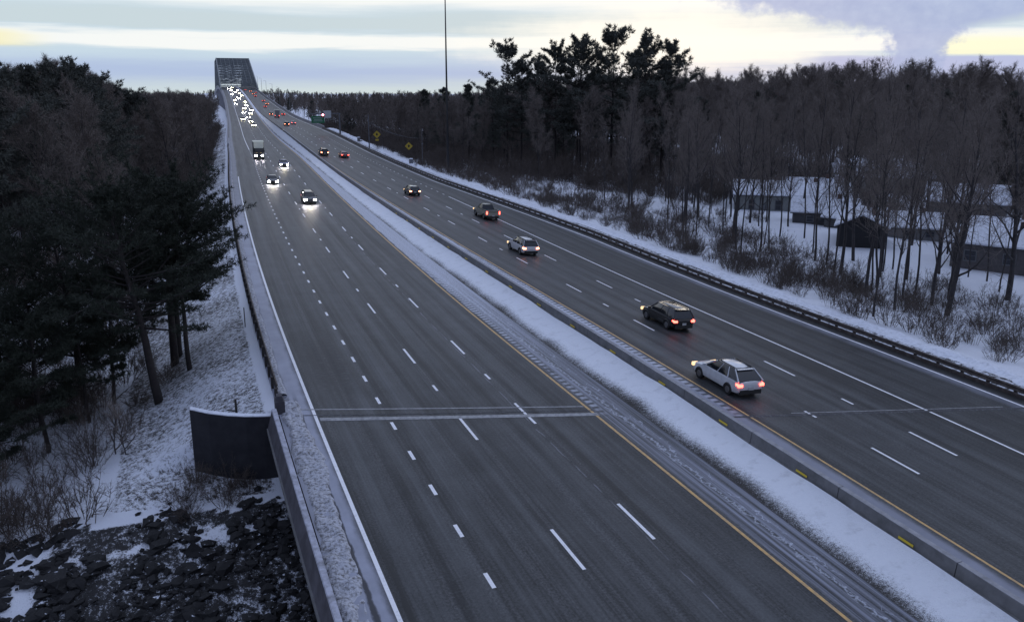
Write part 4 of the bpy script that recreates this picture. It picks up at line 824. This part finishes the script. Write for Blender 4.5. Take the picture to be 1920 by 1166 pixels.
near_pine(58,-10.5,53.5,8.,1.6,3.4,.02,(0,0),'low bushy pine in the snow at the lower left',30,None,.14)
near_pine(59,-14.5,57,9,2.,3.6,-.02,(0,0),'bushy young pine at the left behind the rubble',30,None,.14)
near_pine(60,-7.2,58.5,8.5,2.4,3.2,.05,(0,0),'small pine with drooping branches beside the leaning pine',26,None,.13)
for x,y,src_,rz,sc,l in ((-12.8,50.5,58,1.,.8,'low bushy pine in the lower left, nearest the rubble'),(-17,53,59,2.,.9,'bushy young pine against the left picture edge'),(-11.5,57.5,59,3.,1.,'bushy young pine in front of the broad dark pines'),(-8.6,56.,60,4.,.9,'small drooping pine left of the leaning pine trunk'),(-15.5,49.5,60,5.,.7,'smallest pine at the lower left corner'),(-19.5,60,58,.5,1.2,'bushy pine behind the thicket at the left edge')):
    src=[o for o in bpy.data.objects if o.name.startswith('pitch_pine') and o.type=='EMPTY'][src_-51]; used.append((x,y,2)); copy_tree(src,l,(x,y,gz(x,y)),rz,sc)
for x,y,sc,l in ((-6.4,50.,1.5,'thin bare sapling standing in open snow, left of the wing wall'),(-5.8,49.4,1.2,'smaller bare sapling beside the first one in open snow')):
    tm,cm=bare_tree(61 if sc>1.3 else 62,2.6,.7,.7,nl=8,nb=4,nt=3,nw=2,r0=.035,tw=.018); tree_thing('sapling',l,'sapling',tm,cm,mBark,mTwig,(x,y,gz(x,y)),0,sc,None)
# brush
def place_shrubs(n,fn,r,label,grp,smin,smax,m=mTwigL):
    for x,y in scatter(n,fn,r):
        k=rg.integers(0,4); lb=label+('' if 'wing wall' in label else ', '+('beside the nearest lanes' if y<62 else 'level with the black car' if y<80 else 'level with the pale grey car' if y<104 else 'level with the pickup' if y<135 else 'toward the tall mast')); t=thing('bare_shrub',lb,'shrub',(x,y,gz(x,y)),rg.uniform(0,6.28),grp); s=rg.uniform(smin,smax); t.scale=(s,s,s*rg.uniform(.8,1.1)); obj('stems',SH[k],m,t)
def fb():
    s=rg.uniform(44,170); a=np.interp(s,[44,60,100,170],[5.5,5,6,5]); d=a+abs(rg.normal(0,1))*np.interp(s,[44,100,170],[5,10,9]); return Rx(s)+d,s
place_shrubs(165,fb,.8,'leafless brush on the right snowbank','brush on the right bank',.5,1.35)
def fb2():
    s=rg.uniform(47,110); d=rg.uniform(5,30); return Lx(s)-d,s
place_shrubs(80,fb2,.7,'leafless brush under the left pines','brush under the left pines',.4,1.2)
place_shrubs(20,lambda:(rg.uniform(-2.8,1.2),rg.uniform(41.8,44.6)),.25,'dark scrub growing against the foot of the wing wall','scrub at the wing wall',.3,.7)
def fb3():
    s=rg.uniform(165,400); d=rg.uniform(2.5,7); return Rx(s)+d,s
place_shrubs(30,fb3,1.6,'low brush between the far guardrail and the wood','brush by the far guardrail',.5,.9)
# far woods: instanced by geometry nodes, one stuff object each
def forest(name,pts,rots,scs,protos,label=None):
    me=bpy.data.meshes.new(name); me.from_pydata([tuple(p) for p in pts],[],[]); a=me.attributes.new('rz','FLOAT','POINT'); a.data.foreach_set('value',np.array(rots,np.float32)); a=me.attributes.new('sc','FLOAT','POINT'); a.data.foreach_set('value',np.array(scs,np.float32))
    a=me.attributes.new('kind_id','INT','POINT'); a.data.foreach_set('value',(np.arange(len(pts))*7919%len(protos)).astype(np.int32))
    o=obj(name,me,None,kind='stuff')
    ng=bpy.data.node_groups.new(name,'GeometryNodeTree'); ng.interface.new_socket('Geometry',in_out='INPUT',socket_type='NodeSocketGeometry'); ng.interface.new_socket('Geometry',in_out='OUTPUT',socket_type='NodeSocketGeometry')
    N=ng.nodes; gi=N.new('NodeGroupInput'); go=N.new('NodeGroupOutput'); jn=N.new('GeometryNodeJoinGeometry')
    r=N.new('GeometryNodeInputNamedAttribute'); r.data_type='FLOAT'; r.inputs[0].default_value='rz'; s=N.new('GeometryNodeInputNamedAttribute'); s.data_type='FLOAT'; s.inputs[0].default_value='sc'
    kd=N.new('GeometryNodeInputNamedAttribute'); kd.data_type='INT'; kd.inputs[0].default_value='kind_id'
    cx=N.new('ShaderNodeCombineXYZ'); ng.links.new(r.outputs[0],cx.inputs[2])
    for i,parts in enumerate(protos):
        cmp_=N.new('FunctionNodeCompare'); cmp_.data_type='INT'; cmp_.operation='EQUAL'; ng.links.new(kd.outputs[0],cmp_.inputs[2]); cmp_.inputs[3].default_value=i
        for po in parts:
            oi=N.new('GeometryNodeObjectInfo'); oi.inputs[0].default_value=po; oi.transform_space='ORIGINAL'
            ip=N.new('GeometryNodeInstanceOnPoints'); ng.links.new(gi.outputs[0],ip.inputs['Points']); ng.links.new(cmp_.outputs[0],ip.inputs['Selection']); ng.links.new(oi.outputs['Geometry'],ip.inputs['Instance']); ng.links.new(cx.outputs[0],ip.inputs['Rotation']); ng.links.new(s.outputs[0],ip.inputs['Scale']); ng.links.new(ip.outputs[0],jn.inputs[0])
    ng.links.new(jn.outputs[0],go.inputs[0]); md=o.modifiers.new('instances','NODES'); md.node_group=ng; return o
def proto_of(mesh_pair):
    out=[]
    for ob in bpy.data.objects:
        if ob.type=='MESH' and ob.data in mesh_pair and ob.data not in [q.data for q in out]: out.append(ob)
    return out
PB=[proto_of(b) for b in BT]; PB=[p for p in PB if len(p)==2]; PPN=[proto_of(PT[k]) for k in (3,)]; PPN=[p for p in PPN if len(p)==2]
def far_pts(n,fn):
    out=[]
    for _ in range(n): x,y=fn(); out.append((x,y))
    a=np.array(out); z=groundz(a[:,0],a[:,1]); return np.stack([a[:,0],a[:,1],z],1)
def f1():
    s=rg.uniform(150,900); return Lx(min(s,880))-rg.uniform(7 if s<520 else -40,30+s*.55),s
P=far_pts(1500,f1); m=(P[:,0]<edgeL(np.clip(P[:,1],-60,1400))[:,0]-5); P=P[m]
forest('left_wood',P,rg.uniform(0,6.28,len(P)),[fit('L',p[0],p[1],22,.78,.99) for p in P],PB+PPN)
def f2():
    s=rg.uniform(80,900); return Rx(min(s,880))+rg.uniform(6 if s>200 else 90,70+s*.9),s
P=far_pts(2300,f2); m=np.array([clear(p[0],p[1]) for p in P]); P=P[m]
forest('right_wood',P,rg.uniform(0,6.28,len(P)),[fit('R',p[0],p[1],22,.66,1.08) for p in P],PB+PPN[:1])
def f3():
    r=900+2600*rg.random()**1.3; a=R(rg.uniform(-22,62)); return r*math.sin(a),r*math.cos(a)
P=far_pts(4200,f3); m=np.abs(P[:,0]-34)>np.where(P[:,1]<1400,34,0); P=P[m]
forest('far_wood',P,rg.uniform(0,6.28,len(P)),rg.uniform(.55,.85,len(P)),PB[:3]+PPN)
# understorey: saplings and brush filling the woods between the trunks
def f4():
    s=rg.uniform(88,420); a=8 if s>185 else np.interp(s,[88,185],[64,13]); return Rx(s)+a+rg.random()**1.3*110,s
P=far_pts(2600,f4); m=np.array([clear(p[0],p[1]) for p in P]); P=P[m]
def shp(): 
    out=[]
    for k in (0,1,2):
        for ob in bpy.data.objects:
            if ob.type=='MESH' and ob.data==SH[k]: out.append([ob]); break
    return out
forest('right_understorey',P,rg.uniform(0,6.28,len(P)),rg.uniform(1.0,2.1,len(P)),shp())
def f5():
    s=rg.uniform(60,420); a=4 if s>150 else 9; return Lx(s)-a-rg.random()**1.3*90,s
P=far_pts(2300,f5)
forest('left_understorey',P,rg.uniform(0,6.28,len(P)),rg.uniform(.7,1.8,len(P)),shp())
def f6():
    s=rg.uniform(62,195); a=np.interp(s,[62,100,195],[6,6,5]); return Rx(s)+a+rg.random()**1.2*np.interp(s,[62,90,120,180,195],[12,22,42,34,12]),s
P=far_pts(720,f6); m=np.array([clear(p[0],p[1]) and vnoise(p[0]/7,p[1]/9,31)>-.28 for p in P]); P=P[m]
def f6b():
    s=rg.uniform(38,68); return Rx(s)+7+rg.random()*24,s
P2=far_pts(150,f6b); m=np.array([clear(p[0],p[1]) for p in P2]); P=np.concatenate([P,P2[m]])
forest('hillside_brush',P,rg.uniform(0,6.28,len(P)),rg.uniform(.3,.95,len(P)),shp())
def f7():
    s=rg.uniform(43,66); return -7.5-rg.random()*16,s
P=far_pts(170,f7)
forest('left_thicket',P,rg.uniform(0,6.28,len(P)),rg.uniform(.4,1.3,len(P)),shp())
# rubble at the bottom left: dark broken stone with snow caught between
def rubble():
    gr=G('dark_riprap'); pr=gr.pos(); nn=gr.noise(pr,3.,6,.7); ge=gr.n('ShaderNodeNewGeometry'); sx_=gr.n('ShaderNodeSeparateXYZ'); gr.nt.links.new(ge.outputs['Normal'],sx_.inputs[0])
    top=gr.mth('MULTIPLY',gr.step(sx_.outputs[2],.72,.92),gr.step(nn,.60,.66)); gr.put(gr.b.inputs['Base Color'],gr.mix(top,gr.mix(nn,(.005,.005,.006),(.020,.019,.019)),(.66,.69,.76))); gr.b.inputs['Roughness'].default_value=.85; gr.bump(gr.noise(pr,8.,4,.6),.06); mR=gr.m; mb=MB()
    base=[]; bm=bmesh.new(); bmesh.ops.create_icosphere(bm,subdivisions=1,radius=1.); bv=np.array([v.co for v in bm.verts]); bf=[tuple(v.index for v in f.verts) for f in bm.faces]; bm.free()
    r2=np.random.default_rng(9); n=0
    while n<4600:
        s=r2.uniform(24,44); x=Lx(30)-r2.uniform(-2,24); z=gz(x,s)
        if z>-4.55+.5*math.sin(x*1.3)+.25*r2.normal(): continue
        if vnoise(x/1.6,s/1.3,21)+.5*vnoise(x/.6,s/.5,22)>.26: continue
        sc=r2.uniform(.08,.16+.30*r2.random())*np.array([r2.uniform(.7,1.5),r2.uniform(.7,1.4),r2.uniform(.45,.8)]); a=r2.uniform(0,6.28); v=bv*(1+.33*r2.normal(size=(len(bv),1)))*sc
        v=np.stack([v[:,0]*math.cos(a)-v[:,1]*math.sin(a),v[:,0]*math.sin(a)+v[:,1]*math.cos(a),v[:,2]],1); mb.add(v+[x,s,z+sc[2]*.3],bf); n+=1
    obj('rubble',mb.mesh('rubble'),mR,kind='stuff')
rubble()
# ---------------------------------------------------------------- vehicles (y forward)
mGlass=mat('car_glass',(.012,.014,.018),.08,spec=.6); mTyre=mat('tyre',(.012,.012,.012),.85); mRim=mat('rim',(.22,.22,.23),.35,metal=.8); mTrimB=mat('black_plastic',(.018,.018,.018),.6)
mTail=mat('lit_tail_lamp',(.5,.02,.02),.3,emit=(1.,.10,.07),estr=6.); mBrake=mat('lit_brake_lamp',(.5,.02,.02),.3,emit=(1.,.30,.16),estr=9.); mTailDim=mat('tail_lamp_lens',(.35,.01,.01),.25,emit=(1.,.05,.05),estr=1.2)
mHead=mat('lit_headlamp',(.8,.8,.8),.2,emit=(1.,.93,1.),estr=130.); mHeadW=mat('lit_headlamp_warm',(.8,.8,.7),.2,emit=(1.,.86,.55),estr=105.); mMark=mat('marker_lamp',(.7,.5,.2),.3,emit=(1.,.66,.34),estr=1.3); mPlate=mat('number_plate',(.45,.45,.45),.5)
PAINT={}
def paint(nm,c,metal=.3,rough=.32):
    if nm not in PAINT: PAINT[nm]=mat('paint_'+nm,c,rough,metal=metal,coat=.6,noise=(2.2,tuple(q*.8 for q in c),.35,.75))
    return PAINT[nm]
def loft(secs):
    """secs: list of (y, [(x,z)...]) half rings, mirrored"""
    V=[];n=len(secs[0][1])
    for y,r in secs:
        V+= [(x,y,z) for x,z in r]+[(-x,y,z) for x,z in r[::-1]]
    m=2*n; F=[(i*m+j,i*m+(j+1)%m,(i+1)*m+(j+1)%m,(i+1)*m+j) for i in range(len(secs)-1) for j in range(m)]
    F+=[tuple(range(m-1,-1,-1)),tuple((len(secs)-1)*m+j for j in range(m))]
    return V,F
def smooth(me,lv=1):
    bm=bmesh.new(); bm.from_mesh(me); bmesh.ops.recalc_face_normals(bm,faces=bm.faces)
    bmesh.ops.subdivide_edges(bm,edges=[e for e in bm.edges],cuts=lv,use_grid_fill=True,smooth=.6) if False else None
    bm.to_mesh(me); bm.free(); me.polygons.foreach_set('use_smooth',[True]*len(me.polygons)); me.set_sharp_from_angle(angle=R(38)); return me
KINDS={ # L, W, belt, roof, hood, tail height, y of greenhouse rear base/top, front top/base
 'suv':dict(L=4.75,W=.93,belt=1.05,roof=1.70,hood=.98,g=(-.485,-.40,.10,.255),kt=1.02),
 'wagon':dict(L=4.75,W=.93,belt=1.03,roof=1.64,hood=.97,g=(-.482,-.33,.05,.25),kt=1.02),
 'hatch':dict(L=4.2,W=.89,belt=.95,roof=1.50,hood=.88,g=(-.470,-.35,.10,.26),kt=.93),
 'sedan':dict(L=4.7,W=.90,belt=.92,roof=1.44,hood=.84,g=(-.36,-.20,.09,.235),kt=.95),
 'pickup':dict(L=5.7,W=.98,belt=1.18,roof=1.88,hood=1.12,g=(-.12,-.085,.12,.20),kt=1.15)}
def car(kind,col,label,name,lights='rear',braking=False,side=0):
    K=KINDS[kind];L=K['L'];W=K['W'];bz=K['belt'];rz=K['roof'];hz=K['hood'];kt=K['kt']; t=thing(name,label,'car' if kind!='pickup' else 'pickup truck'); P=paint(*col)
    ys=[-.5,-.488,-.46,-.40,-.30,-.12,.05,.18,.24,.30,.38,.45,.485,.5]; S=[]
    for q in ys:
        y=q*L; e=abs(q)*2; w=W*(1-.16*max(0,(e-.80)/.2)**2); top=np.interp(q,[-.5,-.488,-.46,.20,.26,.40,.47,.5],[kt-.22,kt-.04,kt if kind!='sedan' else kt-.02,bz,hz+.03,hz-.06,hz-.16,hz-.34]); zb=.24+(.14 if kind=='pickup' else 0)+.12*max(0,(e-.90)/.1)
        S.append((y,[(0,zb),(w*.80,zb),(w*.97,zb+.10),(w*1.0,zb+.30),(w*.985,(zb+top)/2+.08),(w*.95,top-.06),(w*.84,top),(w*.45,top+.025),(0,top+.035)]))
    if kind=='pickup':   # cut the bed: lower box behind the cab
        for i,q in enumerate(ys):
            if q<-.13: y,r=S[i]; S[i]=(y,r[:6]+[(r[6][0],r[6][1]),(W*.78,r[6][1]-.0),(0,r[6][1])])
    mb=MB(); mb.add(*loft(S)); b=obj('body',smooth(mb.mesh('body')),P,t)
    g0,g1,g2,g3=[q*L for q in K['g']]; n=7; G_=[]
    wb=W*.90; wt=W*.66
    mb=MB()
    V=[];zz=np.linspace(0,1,5)
    for k in zz:
        z=bz-.03+(rz-.05-bz+.03)*k; yr=g0+(g1-g0)*k**1.1; yf=g3+(g2-g3)*k**.95; w=wb+(wt-wb)*k**1.2; c=.10
        V+=[(-w+c*.3,yr,z),(w-c*.3,yr,z),(w,yr+c,z),(w*1.015,(yr+yf)/2,z),(w,yf-c*2.2,z),(w-c*1.6,yf,z),(-w+c*1.6,yf,z),(-w,yf-c*2.2,z),(-w*1.015,(yr+yf)/2,z),(-w,yr+c,z)]
    m=10; F=[(i*m+j,i*m+(j+1)%m,(i+1)*m+(j+1)%m,(i+1)*m+j) for i in range(4) for j in range(m)]+[tuple(4*m+j for j in range(m))]
    mb.add(V,F); obj('glass',smooth(mb.mesh('glass')),mGlass,t)
    # roof skin
    V=[];yy=np.linspace(g1-.05,g2+.10,6)
    for i,y in enumerate(yy):
        e=abs(2*i/5-1); zt=rz-.07*e**3; w=wt*1.03-.05*e**3
        V+=[(x*w,y,zt-.07*abs(x)**3) for x in (-1,-.6,0,.6,1)]
    Vb=[(x,y,z-.06) for x,y,z in V]; F=[]
    for i in range(5):
        for j in range(4): a=i*5+j; F+=[(a,a+1,a+6,a+5),(30+a,30+a+5,30+a+6,30+a+1)]
    for i in range(5): a=i*5; F+=[(a,a+5,a+35,a+30),(a+4,a+34,a+39,a+9)]
    for j in range(4): F+=[(j,j+30,j+31,j+1),(25+j,26+j,56+j,55+j)]
    mb=MB(); mb.add(V+Vb,F); obj('roof',smooth(mb.mesh('roof')),P,t)
    mb=MB()
    for sx in (-1,1):
        A=lambda u,k:(sx*(wb+(wt-wb)*k+.012),(g0+(g1-g0)*k)*(1-u)+(g3+(g2-g3)*k)*u,bz-.02+(rz-.07-bz)*k)
        for u,wd in ((.0,.13),(.30,.07),(.60,.07),(.985,.07)):
            mb.beam(A(u,0),A(u,1),.05,wd)
        mb.beam(A(.03,-.02),A(.97,-.02),.03,.04)
    obj('pillars',mb.mesh('pillars'),P,t)
    # wheels
    r=.36 if kind in('suv','pickup') else .33
    for q in (-.30,.315):
        for sx in (-1,1):
            mb=MB(); mb.tube([(sx*(W-.22),q*L,r),(sx*(W+.00),q*L,r)],[r,r],18); wh=obj('wheel',mb.mesh('wheel'),mTyre,t)
            mb=MB(); mb.tube([(sx*(W-.01),q*L,r),(sx*(W+.012),q*L,r)],[r*.64,r*.60],14); obj('rim',mb.mesh('rim'),mRim,wh)
            mb=MB(); a=np.linspace(-.15,math.pi+.15,11); pt=[(sx*(W-.005),q*L+math.cos(x)*r*1.14,r+math.sin(x)*r*1.14) for x in a]; mb.tube(pt,.045,4); obj('wheel_arch',mb.mesh('wheel_arch'),mTrimB,t)
    mb=MB(); mb.box((0,-L/2+.02,.42),(W*1.62,.10,.26)); mb.box((0,L/2-.04,.38),(W*1.55,.10,.22)); obj('bumper',mb.mesh('bumper'),mTrimB,t)
    mb=MB(); mb.box((0,-L/2-.035,.62 if kind!='sedan' else .7),(.34,.02,.17)); obj('number_plate',mb.mesh('number_plate'),mPlate,t)
    mt=mBrake if braking else mTail
    for sx in (-1,1):
        mb=MB()
        if kind=='pickup': mb.box((sx*W*.90,-L/2+.03,.98),(.16,.14,.40))
        else: mb.box((sx*W*.80,-L/2+.03,kt-.20),(.30,.14,.15)); mb.box((sx*W*.925,-L/2+.16,kt-.17),(.06,.26,.13))
        obj('tail_lamp',mb.mesh('tail_lamp'),mt if lights=='rear' else mTailDim,t)
        mb=MB(); mb.box((sx*W*.74,L/2-.05,hz-.30),(.40,.20,.20)); mb.box((sx*W*.90,L/2-.17,hz-.28),(.09,.24,.13)); obj('headlamp',mb.mesh('headlamp'),(mHeadW if side else mHead) if lights=='front' else mMark,t)
        mb=MB(); mb.box((sx*(W+.10),g3-.28,bz+.06),(.20,.10,.15)); obj('mirror',mb.mesh('mirror'),P,t)
    mb=MB(); mb.box((0,L/2-.02,hz-.30),(W*.95,.06,.16)); obj('grille',mb.mesh('grille'),mTrimB,t)
    if kind in('suv','wagon'):
        for sx in (-1,1): mb=MB(); mb.beam((sx*wt*.93,g1+.1,rz-.01),(sx*wt*.93,g2-.25,rz+.0),.035,.05); obj('roof_rail',mb.mesh('roof_rail'),mTrimB,t)
        mb=MB(); mb.box((0,g1-.08,rz-.08),(wt*1.8,.22,.035)); obj('rear_spoiler',mb.mesh('rear_spoiler'),P,t)
    if kind=='pickup':
        mb=MB(); mb.box((0,-.305*L,1.165),(1.55,.335*L,.06)); obj('bed_liner',mb.mesh('bed_liner'),mTrimB,t)
        for sx in (-1,1): mb=MB(); mb.beam((sx*.86,-.49*L,1.22),(sx*.86,-.13*L,1.22),.10,.12); obj('bed_rail',mb.mesh('bed_rail'),P,t)
        mb=MB(); mb.box((0,-.492*L,1.06),(1.6,.06,.36)); obj('tailgate',mb.mesh('tailgate'),P,t)
    return t
def box_truck(label,name,paintc,boxc,lights):
    t=thing(name,label,'truck'); P=paint(*paintc);mbx=mat('truck_box_'+name,boxc,.6,noise=(1.,tuple(q*.8 for q in boxc),.4,.7))
    mb=MB(); mb.box((0,-1.6,2.4),(2.45,5.2,3.0)); obj('cargo_box',mb.mesh('cargo_box'),mbx,t)
    mcr=mat('cream_panel',(.66,.66,.52),.6); mb=MB(); mb.box((0,-1.6,3.94),(2.5,5.25,.08)); obj('box_roof',mb.mesh('box_roof'),mcr,t)
    mb=MB(); mb.add([(-1.15,1.03,2.75),(1.15,1.03,2.75),(1.15,1.03,3.9),(-1.15,1.03,3.9),(-1.0,1.75,2.5),(1.0,1.75,2.5),(1.05,1.15,3.85),(-1.05,1.15,3.85)],[(0,3,2,1),(4,5,6,7),(0,1,5,4),(2,3,7,6),(1,2,6,5),(3,0,4,7)]); obj('front_panel',mb.mesh('front_panel'),mcr,t)
    S=[(y,[(0,.45),(w*.9,.45),(w,.6),(w,1.1),(w*.97,z-.1),(w*.88,z),(0,z+.03)]) for y,w,z in ((1.1,1.08,1.5),(2.3,1.08,1.5),(2.5,1.06,1.42),(3.3,1.0,1.3),(3.6,.95,1.1),(3.68,.9,.8))]
    mb=MB(); mb.add(*loft(S)); obj('hood',smooth(mb.mesh('hood')),P,t)
    mb=MB(); mb.box((0,1.65,1.95),(2.0,1.3,1.0),taper=.86); obj('cab',mb.mesh('cab'),P,t)
    mb=MB(); mb.add([(-.92,2.33,1.5),(.92,2.33,1.5),(.80,2.245,2.36),(-.80,2.245,2.36)],[(0,1,2,3)]); mb.v[-1][:,1]+=.03; obj('windshield',mb.mesh('windshield'),mGlass,t)
    for sx in (-1,1):
        mb=MB(); mb.box((sx*.98,1.75,1.95),(.04,.8,.5)); obj('side_window',mb.mesh('side_window'),mGlass,t)
        mb=MB(); mb.box((sx*.72,3.62,.95),(.40,.16,.26)); obj('headlamp',mb.mesh('headlamp'),mHead if lights=='front' else mMark,t)
        mb=MB(); mb.box((sx*1.0,-4.24,1.0),(.25,.06,.18)); obj('tail_lamp',mb.mesh('tail_lamp'),mTail if lights=='rear' else mTailDim,t)
        for y in (2.75,-2.7):
            mb=MB(); mb.tube([(sx*.72,y,.46),(sx*1.08,y,.46)],.46,16); w=obj('wheel',mb.mesh('wheel'),mTyre,t); mb=MB(); mb.tube([(sx*1.07,y,.46),(sx*1.10,y,.46)],.27,12); obj('rim',mb.mesh('rim'),mRim,w)
        mb=MB(); mb.box((sx*1.25,2.3,1.9),(.12,.1,.45)); obj('mirror',mb.mesh('mirror'),mTrimB,t)
    mb=MB(); mb.box((0,3.68,.62),(2.0,.12,.24)); mb.box((0,-4.2,.6),(2.2,.1,.2)); obj('bumper',mb.mesh('bumper'),mTrimB,t)
    mb=MB(); mb.box((0,-4.215,2.3),(2.1,.03,2.6)); obj('rear_door',mb.mesh('rear_door'),mat('roller_door',(.20,.20,.20),.6),t)
    if lights=='front': mb=MB(); mb.box((0,2.36,1.46),(1.3,.05,.06)); obj('marker_lights',mb.mesh('marker_lights'),mMark,t)
    return t
def put(t,w,s,off,toward=False):
    P=RP(w,float(s),off); sl=float(FZ[w](s+2)-FZ[w](s-2))/4; e=float(FE[w](s)); h=heading(w,float(s))
    t.location=(P[0],P[1],P[2]+.008); t.rotation_mode='XYZ'
    m=Matrix.Rotation(h,4,'Z')@Matrix.Rotation(math.atan(sl),4,'X')@Matrix.Rotation(-math.atan(e),4,'Y')
    if toward: m=m@Matrix.Rotation(math.pi,4,'Z')
    t.rotation_euler=m.to_euler()
    return t
silver=('silver',(.62,.64,.67),.25,.35); blackp=('black',(.010,.010,.012),.2,.25); white=('pale_grey',(.58,.59,.61),.2,.35); tan=('pale_champagne',(.24,.24,.19),.3,.35); dark=('dark_grey',(.03,.032,.036),.3,.3); redp=('red',(.28,.03,.03),.2,.35)
put(car('wagon',silver,'silver crossover in the lane beside the median, the nearest car','parked_car'.replace('parked_','moving_')),'N',40.3,-1.95)
put(car('suv',blackp,'black sport utility car with lit tail lamps in the middle lane','moving_car'),'N',53.4,2.0)
put(car('suv',white,'pale grey hatch backed car with glowing brake lamps, between the black car and the pickup','moving_car',braking=True),'N',82.2,1.85)
put(car('pickup',tan,'tan pickup truck with an open bed on the solid white line','pickup_truck'),'N',106.4,6.2)
hb=put(car('hatch',dark,'dark hatchback with a pale roof and bright tail lamps ahead of the pickup','moving_car',braking=True),'N',130.8,2.0)
for c in hb.children:
    if c.name.startswith('roof') and 'rail' not in c.name: c.data.materials.clear(); c.data.materials.append(paint('cream',(.5,.5,.42)))
dk=put(car('suv',blackp,'black boxy car with two bright square tail lamps far up the left northbound lane','moving_car',braking=True),'N',203.5,-2.1)
rd=put(car('sedan',redp,'red sedan in the middle lane beside the black boxy car','moving_car'),'N',199,2.0)
a=put(copy_tree(dk,'dark car with red lamps just behind the white car, far up the northbound lanes'),'N',345.5,-.1)
wh=put(car('sedan',('white',(.55,.56,.58),.1,.35),'white sedan without bright lamps far up the northbound lanes','moving_car'),'N',363,3.8)
put(box_truck('pale box truck seen from behind, far up the northbound lanes','box_truck',white,(.42,.42,.42),'rear'),'N',452,2.0)
for w,s,o,l,src in (('N',481,.3,'dark car left of the pale box truck',dk),('N',488,7.2,'red lamped car right of the pale box truck',rd),('N',590,2.0,'red lamped car just above the box truck, lower of a staggered three',rd),('N',624,5.0,'middle car of the staggered three below the bridge',dk),('N',665,4.6,'upper car of the staggered three below the bridge',rd),('N',731,1.9,'last red lamped car before the bridge portal',rd),('N',765,1.9,'red lamped car about to enter the bridge',dk),('N',790,5.4,'red lamped car in the right lane at the bridge portal',rd),('N',812,1.9,'red lamped car under the bridge portal',dk),('N',840,-1.8,'leftmost red lamped car on the bridge',rd)):
    put(copy_tree(src,l),w,s,o)
def spot(t,e,warm):
    l=bpy.data.lights.new('headlamp_beam','SPOT'); l.energy=e; l.spot_size=R(64); l.spot_blend=.9; l.shadow_soft_size=.12; l.color=(1,.88,.62) if warm else (1,.95,.92)
    o=bpy.data.objects.new('headlamp_beam',l); COL.objects.link(o); o.parent=t; o.location=(0,2.45,.7); o.rotation_euler=(R(84),0,0)
h1=put(car('suv',dark,'dark car with two round bright headlamps, nearest of the oncoming traffic','moving_car','front'),'S',125.5,1.9,True)
h2=put(car('sedan',dark,'low dark car with headlamps on, next to the dotted line in the oncoming lanes','moving_car','front'),'S',151.5,-1.85,True)
h3=put(car('sedan',('blue_grey',(.12,.13,.2),.3,.35),'bluish car with glaring headlamps in the middle oncoming lane','moving_car','front'),'S',185,2.1,True)
tr=put(box_truck('oncoming box truck with a cream roof and bright headlamps','oncoming_truck',dark,(.10,.10,.10),'front'),'S',206,-2.3,True)
hw=put(car('suv',dark,'oncoming car with warm headlamps, first behind the cream roofed truck','moving_car','front',side=1),'S',393,2.0,True)
for t,e,w in ((h1,240,True),(h2,220,True),(h3,300,True),(tr,300,True)): spot(t,e,w)
FL=[(425,1.5,1,'second'),(442,-1.6,1,'third'),(462,1.5,0,'fourth'),(504,3.9,1,'fifth'),(508,.4,0,'sixth'),(539,5.6,0,'seventh'),(560,1.9,1,'eighth'),(593,4.1,0,'ninth'),(612,-2.2,0,'tenth'),(643,4.5,1,'eleventh'),(662,-2.0,1,'twelfth'),(690,1.9,0,'thirteenth'),(710,1.6,1,'fourteenth'),(735,5.5,1,'fifteenth'),(755,-1.8,0,'sixteenth'),(772,4.6,1,'seventeenth'),(795,1.9,1,'eighteenth'),(821,-.9,0,'nineteenth'),(838,5.4,1,'twentieth'),(869,-1.8,0,'twenty first'),(900,1.9,1,'last')]
for s,o,k,n in FL: put(copy_tree(hw if k else h1,'oncoming car in the far queue of headlamps, '+n+' behind the truck'),'S',s,o,True)
for o in list(bpy.data.objects):   # copies of the beam lamp ride only on the near cars
    if o.type=='LIGHT' and o.name.startswith('headlamp_beam.') and o.parent and o.parent.location.y>230: bpy.data.objects.remove(o)
